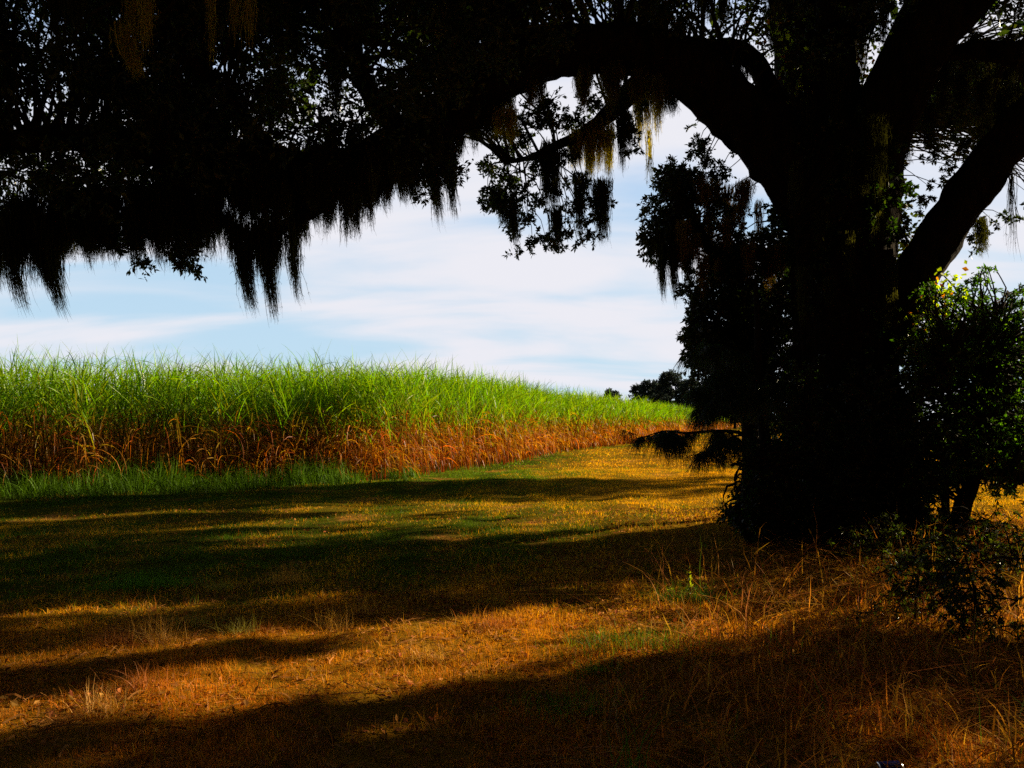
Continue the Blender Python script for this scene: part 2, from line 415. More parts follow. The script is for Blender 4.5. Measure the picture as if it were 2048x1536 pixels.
def dead_grass():
    """knee-high tangled dead grass, right foreground"""
    r=np.random.default_rng(14); g=Geo()
    n=52000; xy=frustum(r,n,2.6,13,1.2)
    x,y=xy[:,0],xy[:,1]; px=CX+x/y*F
    d=np.clip((px-1180-60*n2(xy,1.5,61))/260,0,1)*np.clip((10.5-y)/2.5,.10,1)*(1-.75*np.exp(-((px-1250)/200)**2-((y-8)/1.5)**2))
    d*=np.where((y>6.6)&(px<1700),.35,1)
    xy=xy[r.uniform(size=n)<d]
    cl=n2(xy,3.0,62); xy=xy[r.uniform(size=len(xy))<.35+.5*(cl>0)]; n=len(xy)
    h=r.uniform(.14,.50,n)*(1+.5*n2(xy,2,63)).clip(.4,1.7)*np.clip(.8+(xy[:,1]-5)*.12,.8,1.5)
    col=np.array([.60,.23,.05])*r.uniform(.3,1.35,(n,1)); col[:,1]*=r.uniform(.7,1.5,n)
    gr=r.uniform(size=n)<.06; col[gr]=[.10,.17,.02]
    blades(g,xy,h,r.uniform(.003,.011,n),col,1.0,7,15,1.3)
    print('dead',len(xy))
    tag(g.build('dead_grass',M_grass),'knee-high tangled rust brown dead grass in the near corner','dead grass',kind='stuff')
dead_grass()

def weeds():
    """green weeds along the foot of the cane"""
    r=np.random.default_rng(16); g=Geo()
    n=15000; x=r.uniform(-17,-2.6,n); f=np.interp(x,EDGE[:3,0],EDGE[:3,1])
    y=f-np.abs(r.normal(size=n))*(1.2+.9*np.clip((-x-4)/7,0,1))+.6
    xy=np.c_[x,y]; cl=n2(xy,1.6,71); xy=xy[(cl>-.4)&(r.uniform(size=n)<np.clip((-x+1)/6,.2,1))]; n=len(xy)
    h=r.uniform(.2,.85,n)*(1+.4*n2(xy,1.6,72)).clip(.4,1.5)*np.clip(1-(np.interp(xy[:,0],EDGE[:3,0],EDGE[:3,1])-xy[:,1])*.22,.25,1)
    col=np.array([.075,.16,.006])*r.uniform(.5,1.4,(n,1))
    blades(g,xy,h,r.uniform(.008,.02,n),col,.55,6,17,.9)
    tag(g.build('weeds',M_grass),'shaded green weeds along the foot of the sugar cane','weeds',kind='stuff')
weeds()

TUFTS=[ # px, py (base), height m, blades, colour, lean, label
 (1375,1205,.22,420,'g','fine green grass tuft beside the thin upright weed stalk'),
 (1262,1300,.16,700,'g','low bright green tuft left of the dead grass, wider of the near green ones'),
 (1145,1410,.13,420,'g','small round green tuft on the bare shaded soil near the bottom edge'),
 (1195,1350,.10,200,'g','short sparse green tuft between two rounder green tufts'),
 (1285,1190,.07,160,'g','tiny green tuft at the edge of the sunlit straw patch'),
 (572,1172,.26,240,'d','pale straw tuft standing alone at the tip of the first light streak'),
 (310,1296,.22,170,'d','upright straw tuft with a green tip in the middle light streak'),
 (482,1282,.17,110,'m','thin curling half green tuft in the middle light streak'),
 (385,1262,.16,120,'m','thin grey green tuft behind the middle light streak'),
 (270,1178,.22,520,'g','sunlit green tuft on the far dark strip behind the first light streak'),
 (330,1172,.20,480,'g','wide bright green tuft along the first light streak'),
 (440,1178,.13,160,'m','single thin weed tuft in the first light streak'),
 (530,1276,.09,160,'r','reddish dry tuft in the middle light streak'),
 (855,1325,.16,150,'d','spiky straw tuft in the widest light streak'),
 (665,1262,.22,120,'d','tall dry tuft at the right end of the middle light streak'),
 (725,1232,.20,90,'d','slim dry stalks above the widest light streak'),
 (1000,1262,.12,260,'r','low red brown tuft in the sunny patch of ground'),
 (985,1210,.10,130,'m','short tuft at the upper edge of the sunny patch'),
 (230,1298,.12,260,'r','brown bushy tuft at the left start of the middle light streak'),
 (200,1440,.20,130,'d','pale bent straw tuft in the near light streak at lower left'),
 (290,1390,.18,160,'r','orange dry tuft in the near light streak at lower left'),
 (1268,1556,.38,26,'g','long single green blades rising from the bottom edge'),
 (1440,1020,.42,90,'k','dark spiky grass clump jutting from the brush into the golden track'),
]
def tufts():
    for i,(px,py,h,n,k,lab) in enumerate(TUFTS):
        r=np.random.default_rng(100+i); Y=EYE*F/(py-HY); X=(px-CX)/F*Y
        sp=.035+.0003*n*(.5 if n<300 else .7)
        xy=np.c_[X+r.normal(size=n)*sp*1.3,Y+r.normal(size=n)*sp]
        base={'g':(.10,.24,.02),'d':(.62,.33,.09),'m':(.34,.30,.07),'r':(.45,.15,.04),'k':(.10,.08,.02)}[k]
        col=np.array(base)*r.uniform(.5,1.3,(n,1))
        e=empty('grass_tuft',(X,Y,float(hgt(np.array([X]),np.array([Y]))[0])),lab,'grass tuft')
        g=Geo(); blades(g,xy,h*r.uniform(.35,1.1,n),np.full(n,.0035 if n!=26 else .007),col,.5,6,200+i,.8); g.build('blades',M_grass,e)
tufts()

def stalk_weed(px,py,h,lab,seed,col=(.22,.24,.03)):
    r=np.random.default_rng(seed); Y=EYE*F/(py-HY); X=(px-CX)/F*Y; z=float(hgt(np.array([X]),np.array([Y]))[0])
    e=empty('weed_plant',(X,Y,z),lab,'weed')
    g=Geo(); pts=[(X+math.sin(k*1.7+seed)*.008,Y,z+h*k/6) for k in range(7)]
    tube(g,pts,np.linspace(.006,.002,7),6); g.build('stem',M_twig,e)
    g=Geo(); n=46; t=r.uniform(.12,1,n); a=r.uniform(0,6.28,n)
    B=np.c_[np.full(n,X),np.full(n,Y),z+h*t]; D=unit(np.c_[np.cos(a),np.sin(a),r.uniform(-.3,.9,n)])
    L=.05*(1.2-t)*r.uniform(.6,1.2,n)+.012
    kites(g,B,D,unit(r.normal(size=(n,3))),L,L*.45,np.array(col)*r.uniform(.6,1.4,(n,1))); g.build('leaves',M_vine,e)
stalk_weed(1378,1205,.33,'thin upright weed stalk with small yellow leaves catching the sun',1)
stalk_weed(1410,1200,.16,'short thin weed just right of the tall yellow stalk',2)
stalk_weed(1340,1198,.12,'tiny weed just left of the tall yellow stalk',3)
stalk_weed(1475,1195,.22,'dim weed with sparse leaves farther right of the yellow stalk',4,(.12,.14,.03))

# ------------------------------------------------------------------ live oak
TR=P(1690,1075,12.4); TR[2]=0
oak=empty('live_oak',tuple(TR),'huge dark live oak with massive trunk and arching moss-hung limbs','tree')
def limb(name,spec,parent,mat=M_bark,rough=.09,sides=20,seed=0,sub=8):
    g=Geo(); C,rr=tube(g,[P(a,b,c) for a,b,c,_ in spec],[w/F*c for _,_,c,w in spec],sides,rough=rough,seed=seed,sub=sub)
    g.build(name,mat,parent,smooth=True); return C,rr
LIMBS=[]
LIMBS.append(limb('trunk',[(1690,1130,12.4,250),(1690,1060,12.4,165),(1690,960,12.4,130),(1688,820,12.4,110),(1688,680,12.4,100),(1688,540,12.4,100),(1685,430,12.4,112),(1680,340,12.4,112),(1680,270,12.4,95)],oak,sides=48,rough=.07,seed=1))
MAIN=[(1660,430,12.5,85),(1590,340,12.4,72),(1520,265,12.3,62),(1450,200,12.2,57),(1350,128,12,55),(1250,97,11.8,47),(1150,100,11.6,49),(1050,118,11.4,55),(960,175,11.1,53),(880,240,10.9,50),(800,292,10.7,46),(720,335,10.5,44),(640,348,10.3,40),(540,325,10.1,36),(430,305,9.9,33),(300,300,9.7,30),(150,275,9.5,26),(-20,285,9.3,22),(-250,250,9,15)]
LIMBS.append(limb('limb',MAIN,oak,seed=3,sides=24))
LIMBS.append(limb('limb',[(1700,420,12.3,80),(1742,310,12.2,60),(1795,180,12,58),(1858,70,11.8,56),(1950,-40,11.6,62),(2060,-190,11.2,50),(2200,-380,10.6,35)],oak,seed=5,sides=24))
LIMBS.append(limb('limb',[(1680,420,12.7,90),(1650,280,12.8,80),(1630,130,13,72),(1610,0,13.1,64),(1570,-180,13.3,50),(1500,-400,13.5,32)],oak,seed=7,sides=24))
LIMBS.append(limb('limb',[(1740,720,12.3,55),(1782,640,12.1,50),(1830,552,11.9,46),(1888,460,11.7,43),(1948,371,11.5,44),(2048,248,11.2,44),(2200,110,10.8,32),(2400,-60,10.2,22)],oak,seed=9,sides=20))
LIMBS.append(limb('limb',[(1610,260,12.9,30),(1555,215,12.8,24),(1520,140,12.7,22),(1480,103,12.6,20),(1430,95,12.5,17),(1380,118,12.4,16),(1340,150,12.3,10)],oak,seed=11,sides=12))
LIMBS.append(limb('limb',[(1310,130,12.1,26),(1270,175,12.3,22),(1220,225,12.4,18),(1170,265,12.4,13),(1110,292,12.3,9),(1060,315,12.2,6),(1010,325,12.1,3)],oak,seed=13,sides=10))
LIMBS.append(limb('limb',[(1070,110,11.4,34),(1000,30,11,30),(930,-60,10.4,26),(830,-180,9.6,20),(700,-330,8.6,12)],oak,seed=15,sides=12))
LIMBS.append(limb('limb',[(820,285,10.7,26),(735,180,10.2,20),(690,60,9.6,17),(600,-80,8.8,12),(480,-260,8,8)],oak,seed=17,sides=10))
LIMBS.append(limb('limb',[(560,330,10.1,22),(480,230,9.6,17),(380,120,9,14),(240,0,8.4,11),(60,-150,7.6,8)],oak,seed=19,sides=10))
LIMBS.append(limb('limb',[(640,370,10.3,20),(570,385,10.5,13),(500,390,10.6,10),(440,372,10.7,8),(400,365,10.8,5)],oak,seed=21,sides=8))
LIMBS.append(limb('limb',[(660,395,10.2,22),(590,440,10.1,14),(530,470,10,10),(490,465,9.9,8),(450,440,9.9,6),(410,425,9.9,5),(385,412,9.9,3)],oak,seed=23,sides=8))
LIMBS.append(limb('limb',[(2040,110,11.6,24),(1960,100,11.8,20),(1890,110,12,14),(1820,120,12.1,8)],oak,seed=25,sides=8))
# limbs over and behind the camera and toward the sun (outside the frame)
def wl(pts,rad,seed):
    g=Geo(); C,rr=tube(g,pts,rad,14,rough=.08,seed=seed); g.build('limb',M_bark,oak,smooth=True); LIMBS.append((C,rr))
wl([(6.2,11.7,7.3),(6.6,9.5,9.6),(6,5,11),(4,0,11.5),(2,-6,11)],[.36,.32,.28,.2,.08],31)
wl([(4.8,12.6,4.8),(7,16,7.5),(9,20,9),(10,25,10)],[.5,.38,.25,.1],33)
wl([(5,12.6,5.5),(8,14.2,10),(13,14.5,11.5),(19,14,11)],[.4,.34,.24,.08],35)
wl([(4.6,13,6),(5.4,15.5,9.5),(4,19,11.5),(-1,22,12.5)],[.4,.34,.22,.08],37)
wl([(4.9,12.2,8),(7,7,12.3),(4,1,13),(-2,-3,12.5)],[.4,.3,.22,.08],39)
wl([(4.6,12.3,7),(4.5,12,11),(3,11,14)],[.4,.3,.1],41)
SK=np.concatenate([c for c,_ in LIMBS]); SKR=np.concatenate([r for _,r in LIMBS])
def nearest(Cs,skel=None,jit=.0,seed=0,k=6):
    skel=SK if skel is None else skel
    r=np.random.default_rng(seed); out=[]
    for c in Cs:
        d=np.linalg.norm(skel-c,axis=1)*(1+.25*r.uniform(size=len(skel))); out.append(skel[np.argmin(d)])
    return np.array(out)

GAPS=[ # openings in the crown seen from the track: px,py,rx,ry
 (1120,25,95,28),(1210,45,30,26),(1455,60,18,45),(1470,150,70,42),(1365,255,32,70),(1830,330,40,60),(2010,60,40,60),
 (1960,420,60,60),(15,240,18,55),(95,215,35,50),(180,215,25,35),(460,150,50,45),(640,90,25,60),(720,170,28,70),(600,230,18,30),(1190,360,0,0),(1430,255,25,40),
 (300,115,16,18),(430,360,14,22),(800,100,20,26),(860,40,14,30),(900,330,60,60)]
def ingap(C,grow=1.):
    px=CX+C[:,0]/C[:,1]*F; py=HY-(C[:,2]-EYE)/C[:,1]*F
    m=np.zeros(len(C),bool)
    for a,b,rx,ry in GAPS:
        if rx: m|=((px-a)/(rx*grow))**2+((py-b)/(ry*grow))**2<1
    return m&(C[:,1]>2)

def band(r,n,poly,y0,y1):
    """n points whose image falls in the strip between two profiles; poly = [(px,pyTop,pyBottom)...]"""
    poly=np.array(poly,float); px=r.uniform(poly[0,0],poly[-1,0],n)
    t=r.uniform(size=n); a=np.interp(px,poly[:,0],poly[:,1]); b=np.interp(px,poly[:,0],poly[:,2])
    py=a+(b-a)*t; Y=r.uniform(y0,y1,n)
    return np.stack([(px-CX)/F*Y,Y,EYE+(HY-py)/F*Y],-1)

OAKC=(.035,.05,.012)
SUNLIT=[(P(1195,320,12.4),.9),(P(1160,320,12.4),.7),(P(1300,250,12.9),.7),(P(1010,270,12.1),.5),(P(1000,440,12.2),.5),(P(300,60,7.1),.6),(P(240,110,7.2),.5),(P(418,60,7.6),.5),(P(485,50,7.4),.7),
 (P(1738,60,13.4),.6),(P(1722,180,13.4),.5),(np.array([2.2,4.75,.2]),.12),(np.array([2.75,4.3,.2]),.05),(np.array([3.75,7.0,.1]),.3),(np.array([4.0,6.5,.1]),.15),(P(1870,600,11.8),1.1),(P(1960,650,12.4),1.3),(P(2020,700,12.4),1.3),(P(1930,560,12),.9),(P(1560,560,13.4),.5),(P(1360,140,12.3),.6),(P(1870,1080,9.5),.2),(P(1950,1180,8.2),.1)]
def sunny(C,rad):
    m=np.zeros(len(C),bool)
    for T,q in SUNLIT:
        d=C-T; al=d@SUN; perp=np.linalg.norm(d-al[:,None]*SUN,axis=1); m|=(al>.4)&(perp<q*.55+rad)
    return m
def oak_crown():
    r=np.random.default_rng(77); g=Geo(); gt=Geo()
    # dense crown at upper left
    C=band(r,790,[(-160,-120,400),(200,-120,400),(450,-120,330),(620,-120,330),(700,-120,290),(900,-120,170),(1000,-120,120),(1150,-120,70)],8.5,14)
    C=C[~ingap(C,1.15)&~sunny(C,.35)]
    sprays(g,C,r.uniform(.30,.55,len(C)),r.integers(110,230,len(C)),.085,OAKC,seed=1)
    A=nearest(C,seed=1); twigs(gt,A,C,.022,.006,2)
    # top centre and around the upright leaders
    C=band(r,260,[(1100,-120,60),(1300,-120,70),(1420,-120,90),(1560,-120,200),(1650,-120,150),(1760,-120,60),(1900,-120,20),(2120,-120,120)],11,15.5)
    C=C[~ingap(C,1.1)&~sunny(C,.3)]
    sprays(g,C,r.uniform(.25,.5,len(C)),r.integers(90,180,len(C)),.075,OAKC,seed=3)
    A=nearest(C,seed=3); twigs(gt,A,C,.02,.006,4)
    # right side behind the right limb
    C=band(r,120,[(1800,110,200),(1860,110,300),(1920,120,310),(2000,150,260),(2120,160,330)],12.6,15)
    C=C[~ingap(C)&~sunny(C,.15)]
    sprays(g,C,r.uniform(.22,.4,len(C)),r.integers(40,100,len(C)),.07,OAKC,seed=5)
    A=nearest(C,seed=5); twigs(gt,A,C,.018,.005,6)
    # the hanging spray in the middle of the opening and small ones
    S=[]
    for px,py,rp in [(985,330,22),(1010,300,26),(1050,280,24),(1040,235,30),(1090,235,28),(1150,240,26),(975,375,22),(1000,400,28),(965,410,14),(1020,440,22),(1045,385,24),(1035,460,16),
        (1075,400,18),(1055,430,16),(1110,370,20),(1125,420,18),(1090,470,18),(1065,488,14),(1100,490,14),(1130,460,20),(1150,410,22),(1170,440,18),(1155,480,14),(1125,492,12),(1185,420,12),
        (1165,360,18),(1100,200,26),(1180,200,28),(1260,250,22),(1275,290,14),(1240,200,24),(1215,270,16),(1290,215,16),(1000,235,26),(955,260,16),(1140,310,22),(1080,330,26),(1020,350,26),
        (1180,470,10),(1205,440,8),(880,330,30),(860,350,24),(850,390,16),(910,300,12),(365,515,24),(350,500,18),(380,490,16),(240,480,22),(215,470,16),(60,440,26),(30,470,20),(225,490,14),(500,400,16),(330,455,14),
        (1400,280,20),(1410,320,22),(1395,350,12),(1420,380,18),(1430,420,20),(1450,450,22),(1405,300,16),(1440,340,24),(1480,260,20),(1510,220,16),(1500,190,16),(1550,210,14),(1530,235,18),(1400,230,10),
        (1860,280,18),(1875,300,16),(1850,320,10),(1900,330,14),(1930,290,20),(1905,250,20),(1960,230,18),(2000,250,14),(1850,400,16),(1855,370,12),(1865,440,14),(1900,380,14),
        (1990,445,10),(2015,435,12),(2040,440,10),(1970,460,12),(1960,480,10),(1945,470,16)]:
        S.append((*P(px,py,r.uniform(11.9,12.7) if 940<px<1300 else (r.uniform(9.6,10.4) if px<940 else r.uniform(12.4,13.2))),rp))
    S=np.array(S); rr=S[:,3]/F*12*1.25
    sprays(g,S[:,:3],rr,np.maximum(36,(rr/.2)**2*240).astype(int),.068,OAKC,seed=7,droop=.3,gt=gt)
    sprays(g,S[:,:3]+r.normal(size=(len(S),3))*.12,rr,np.maximum(26,(rr/.2)**2*170).astype(int),.068,OAKC,seed=8,droop=.3)
    A=nearest(S[:,:3],seed=7); twigs(gt,A,S[:,:3],.012,.004,8)
    g.build('crown',M_oak,oak)
    # the rest of the crown: a broad dome, bigger leaf clusters because it is high overhead
    g2=Geo(); n=3000
    x=r.uniform(-15,20,n); y=r.uniform(-12,27,n)
    rad=np.hypot((x-4)/15.5,(y-10)/17); zt=7.6+5.5*np.sqrt(np.clip(1-rad**2,0,1))
    zb=np.where(y>11,7.0,7.7)+.6*wob(np.c_[x,y,0*x],.5,91)+np.where(y>9,np.clip((y-9)*.32,0,3)*(x<9),0)
    z=zb+(zt-zb)*r.uniform(0,1,n)**1.5; C=np.c_[x,y,z]
    C=C[(rad<1)&(zt>zb)&~ingap(C,1.6)]
    px=CX+C[:,0]/np.maximum(C[:,1],.5)*F; py=HY-(C[:,2]-EYE)/np.maximum(C[:,1],.5)*F
    low=np.interp(px,[-400,700,900,1250,1500,1800,2048],[250,180,40,-60,-60,-60,0])   # stays above the open sky
    C=C[~((C[:,1]>1)&(px>-400)&(px<2100)&(py>low))]; C=C[~sunny(C,.7)]
    cc=-.4067*C[:,0]+.9135*C[:,1]; C=C[~((C[:,0]>2)&(cc>4.4)&(cc<9.2)&(C[:,2]<9.3+.12*(C[:,0]-8)))]
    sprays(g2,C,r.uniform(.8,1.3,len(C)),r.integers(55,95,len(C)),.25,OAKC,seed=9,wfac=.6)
    A=nearest(C,seed=9); twigs(gt,A,C,.04,.012,10)
    # unseen boughs added on the sunny side, shaped to cut the low sunlight into streaks
    FR=[(6.9,8.1,5.2,9,10.5,15,380),(5.95,6.3,5.9,9,10.5,15,130),(8.9,11.3,5.5,8.5,11,16,460),(11.3,16.2,6.9,10.5,15,20,800),(16.9,19.5,7.2,11,16.5,21,420),(3.2,5.0,3.2,8,11,15,420)]
    Cf=[]
    for c0,c1,h0,h1,x0,x1,n in FR:
        X=r.uniform(x0,x1,n); c=r.uniform(c0,c1,n); h=h0+(h1-h0)*r.uniform(0,1,n)**1.3+(X-13)*.4
        h=h-.45*wob(np.c_[c*0+1,c*2.2,c*0],1.5,97)
        Cf.append(np.c_[X,(c+.4067*X)/.9135,h])
    Cf=np.concatenate(Cf); Cf=Cf[~sunny(Cf,.25)]
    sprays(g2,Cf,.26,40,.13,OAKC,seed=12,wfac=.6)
    A=nearest(Cf[::3],seed=12); twigs(gt,A,Cf[::3],.03,.01,13)
    g2.build('crown',M_oak,oak)
    gt.build('twigs',M_twig,oak)
    print('oak',g.faces(),g2.faces(),gt.faces(),len(C))
oak_crown()

# ------------------------------------------------------------------ spanish moss
MOSSN=[0]
def moss(px0,px1,py0,py1,Y,seed,dens=1.,sway=.12,tips=None,col=(.055,.052,.022),geo=None,label=None,group=None,ragg=.35,wid=.0065):
    """one clump: hangs from py0 between columns px0..px1 down to row py1 at distance Y"""
    r=np.random.default_rng(seed)
    A=P(px0,py0,Y); B=P(px1,py0,Y); w=B[0]-A[0]; Lm=(py1-py0)/F*Y
    N=int(max(44,min(340,w*820))*dens)
    nt=tips or max(1,int(round(w/.17)))
    tu=(np.arange(nt)+.5+r.uniform(-.3,.3,nt))/nt; tl=r.uniform(.5,1,nt); tl[r.integers(nt)]=1.
    k=r.integers(0,nt,N); u=np.clip(tu[k]+r.normal(size=N)*.38/nt,-.05,1.05)
    x0=A[0]+u*w; off=np.abs(u-tu[k])*nt
    L=Lm*tl[k]*(1-.62*np.clip(off,0,1)**1.1)*(1-ragg*r.uniform(0,1,N)**1.7)
    K=9; t=np.linspace(0,1,K)
    xc=A[0]+tu[k]*w
    pull=.88*np.clip(L/Lm,0,1)**.6
    X=x0[:,None]+(xc-x0)[:,None]*pull[:,None]*t**1.2
    frac=(L[:,None]*t)/Lm
    sw=sway*Lm*(.5+.5*r.uniform(size=nt))[k]
    X=X+sw[:,None]*frac**2.6
    dY=r.normal(size=N)*min(.12,w*.3+.03)
    Yv=Y+dY[:,None]*(1-.7*frac)
    Z=A[2]+r.uniform(-.03,.06,N)[:,None]-L[:,None]*t
    C=np.stack([X,Yv+0*X,Z],-1)
    wig=np.cumsum(r.normal(size=(N,K,3))*[.011,.011,.003],1); wig[:,0]=0; C+=wig
    a=r.uniform(0,np.pi,N); side=np.stack([np.cos(a)*.9+.1,np.sin(a)*.6,0*a],-1)
    W=wid*r.uniform(.7,1.7,N)[:,None]*(np.array([.8,1,1.1,1.1,1,.85,.65,.42,.12]))
    cc=np.array(col)*r.uniform(.55,1.4,(N,1))
    g=geo or Geo()
    ribbons(g,C,W,side,cc[:,None])
    # a few long trailing tips
    m=max(3,N//14); i=r.integers(0,N,m); e0=C[i,-2]; ll=Lm*r.uniform(.05,.2,m); tt=np.linspace(0,1,4)
    CC=np.stack([e0[:,0:1]+sway*1.6*ll[:,None]*tt+r.normal(size=(m,4))*.004,e0[:,1:2]+0*tt,e0[:,2:3]-ll[:,None]*tt],-1)
    ribbons(g,CC,wid*np.array([.9,.7,.5,.15])[None]*np.ones((m,1)),side[i],cc[i][:,None])
    # side tendrils that make the outline fuzzy
    m=N*8; i=r.integers(0,N,m); kk=r.integers(1,K-1,m); B0=C[i,kk]
    D=unit(np.c_[r.normal(size=(m,2)),-np.abs(r.normal(size=m))*1.9-.5]); l=r.uniform(.025,.10,m)*(1-.5*kk/K)
    tt=np.linspace(0,1,3); CC=B0[:,None]+D[:,None]*(l[:,None]*tt)[...,None]; CC[:,1]+=r.normal(size=(m,3))*.008
    sd=unit(np.cross(D,r.normal(size=(m,3))))
    ribbons(g,CC,wid*.55*np.array([1,.9,.2])[None]*np.ones((m,1)),sd,(cc[i]*1.05)[:,None])
    if geo is None:
        e=g.build('spanish_moss',M_moss); MOSSN[0]+=1
        tag(e,label,'moss',group)
        return e
GL='moss fringe hanging from the left limb'
def mossy():
    r=np.random.default_rng(303)
    lk='ragged dark moss strand in the long fringe under the left end of the arching limb'
    # prominent, individually described: px0,px1,top,bottom,depth,sway,tips,label
    A=[(-30,40,440,640,9.3,.18,2,'thin curved moss wisp at the extreme left of the fringe'),
     (60,120,430,645,9.4,.2,1,'thick left moss strand ending in a long curved tip below the fringe'),
     (28,75,400,585,9.5,.05,2,'broad moss strand just left of the thick curved one'),
     (115,150,400,520,9.5,.06,1,'narrow pointed moss strand right of the thick curved one at far left'),
     (150,235,380,515,9.6,.08,3,'forked moss strand above the pale cloud at left'),
     (200,225,380,535,9.7,.05,1,'slender moss point between the forked strand and the leafy sprig'),
     (262,320,390,550,9.6,.18,2,'moss strand curving to a fine tip left of the leafy sprig'),
     (300,340,400,500,9.7,.1,2,'short moss strand directly left of the lowest leafy sprig'),
     (372,410,380,545,9.7,.02,2,'straight moss strand hanging beside the lowest leafy sprig'),
     (434,474,425,535,9.9,.0,2,'moss bundle hanging from the bare crooked twig'),
     (474,520,450,642,9.8,.2,1,'long curved moss tail, left one of the lowest pair'),
     (520,560,440,655,9.9,.12,1,'long straight moss tail, right one of the lowest pair'),
     (545,592,440,620,10,.1,2,'shaggy moss strand behind the lowest pair of tails'),
     (500,530,450,570,10,.0,1,'moss filling between the lowest pair of tails'),
     (596,616,400,495,10.1,.03,1,'thin moss point first right of the lowest pair of tails'),
     (622,640,400,452,10.2,.05,1,'short moss tip second right of the lowest pair of tails'),
     (650,674,380,470,10.3,.03,1,'pointed moss strand third right of the lowest pair of tails'),
     (680,695,375,498,10.3,.02,1,'very thin long moss string under the thick part of the limb'),
     (695,724,370,482,10.3,.03,1,'full rounded moss strand under the thick part of the limb'),
     (730,762,365,430,10.4,-.1,2,'short hooked moss strand below the bend of the limb'),
     (762,785,340,410,10.5,.1,1,'wispy short moss below the bend of the limb'),
     (790,830,320,418,10.6,.2,2,'moss strand leaning right under the rising limb'),
     (825,866,310,435,10.6,.25,2,'moss strand with a long slanted tip under the rising limb'),
     (862,905,290,468,10.8,.12,2,'large dark moss curtain with a sharp lower tip left of the open sky'),
     (880,915,260,400,10.9,.05,2,'dark moss curtain closest to the open sky gap'),
     (905,925,250,325,11,.1,1,'thin see-through moss under the limb at the edge of the open sky'),
     (940,985,210,318,11.1,.1,3,'stringy moss under the middle of the limb'),
     (990,1030,220,300,11.2,.02,2,'amber tinted short moss under the middle of the limb'),
     (1010,1032,390,505,12.1,.1,1,'forked dark moss hanging below the left side of the leafy spray'),
     (985,1010,380,460,12.1,.15,1,'small moss wisp at the left edge of the leafy spray'),
     (1085,1125,290,450,12.2,.03,2,'dark moss curtain in the middle of the leafy spray'),
     (1100,1120,420,510,12.2,.08,1,'thin brown moss string below the leafy spray'),
     (1135,1185,270,362,12.4,.02,3,'sunlit golden moss curtain hanging above the leafy spray'),
     (1165,1222,250,378,12.45,.0,3,'brightest golden moss curtain beside the dark tail'),
     (1180,1222,365,500,12.3,.12,2,'broad dark moss tail ending in a sharp tip right of the leafy spray'),
     (1150,1172,350,490,12.4,.05,1,'greyish moss strand hanging through the right side of the leafy spray'),
     (1236,1254,210,358,11.9,.05,1,'narrow moss spike hanging alone in the sky opening'),
     (1254,1264,230,330,11.9,.02,1,'smallest moss spike beside the narrow one in the sky opening'),
     (1270,1325,160,310,12.8,.02,3,'brown sunlit moss tassel under the bend of the great limb'),
     (1294,1301,260,395,12.8,.0,1,'hair-thin moss string below the brown sunlit tassel'),
     (1325,1350,180,240,12.1,.0,2,'short fringe of moss on the great limb next to the sky gap'),
     (1380,1425,120,215,12.5,.0,3,'moss hanging from the small arched branch, left end'),
     (1425,1500,112,190,12.6,.0,4,'moss fringe under the top of the small arched branch'),
     (1440,1455,0,65,13,.05,1,'moss string crossing the bright gap at the top'),
     (2022,2030,330,530,11.3,.05,1,'long thin moss string at the extreme right edge'),
     (1950,1968,440,520,12.3,.05,1,'short moss tuft hanging right of the big leaning limb'),
     (1780,1812,260,372,12.6,.08,2,'grey moss tassel in the fork between trunk and leaning limb'),
     (1730,1768,240,420,11.2,.0,2,'dim brown moss on the right flank of the trunk'),
     (1310,1332,470,612,13,.05,1,'left one of three black moss tails under the dark tree crown'),
     (1336,1358,460,618,13,.1,1,'middle one of three black moss tails under the dark tree crown'),
     (1366,1386,480,600,13,.08,1,'right one of three black moss tails under the dark tree crown'),
     (130,165,-40,70,7,.0,1,'faint moss rope at the top left corner'),
     (100,135,-60,120,7.4,.0,1,'dim greenish moss rope at top left'),
     (236,262,60,168,7.2,.35,1,'slanting sunlit moss rope at top left'),
     (290,308,-60,120,7,.0,1,'orange sunlit moss rope at top, longest of the upper left ones'),
     (250,272,-60,80,7.4,.0,1,'greenish moss rope left of the orange one at top'),
     (412,425,-60,140,7.6,.0,1,'long orange green moss rope standing alone at top'),
     (465,478,-60,100,7.4,.0,1,'left of the paired sunlit moss ropes at top'),
     (494,508,-60,115,7.3,.0,1,'right of the paired sunlit moss ropes at top'),
     (870,892,20,85,9.5,.0,1,'small olive sunlit moss tuft near the top centre'),
     (1345,1375,40,120,12.3,.0,2,'olive moss above the small arched branch'),
     (1300,1340,10,90,12.5,.0,2,'dark moss above the great limb near the small arched branch'),
     (1706,1732,-40,190,13.1,.0,1,'sunlit moss rope on the vine beside the upright leader'),
     (1748,1772,-40,110,13.1,.0,1,'reddish moss rope beside the vine at the top of the fork'),
     (1660,1690,130,250,11.6,.0,1,'faint moss on the upright leader above the fork')]
    lit_moss=(.42,.33,.05)  # sunlight painted into the tint of lit clumps; the others stay shade-dark
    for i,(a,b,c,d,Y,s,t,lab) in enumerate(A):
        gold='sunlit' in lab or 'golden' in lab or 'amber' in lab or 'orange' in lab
        moss(a,b,c,d,Y,1000+i,1.35 if b-a>14 else .8,s,t,col=lit_moss if gold else (.05,.048,.02),label=lab,wid=.0065 if Y>8.5 else .006)
    # fringe of the left limb: one group nobody can tell apart
    prof=[(-40,490),(60,510),(130,485),(180,495),(240,480),(300,480),(340,460),(400,480),(470,420),(560,440),(620,410),(680,400),(740,380),(800,350),(860,330),(900,260)]
    prof=np.array(prof,float)
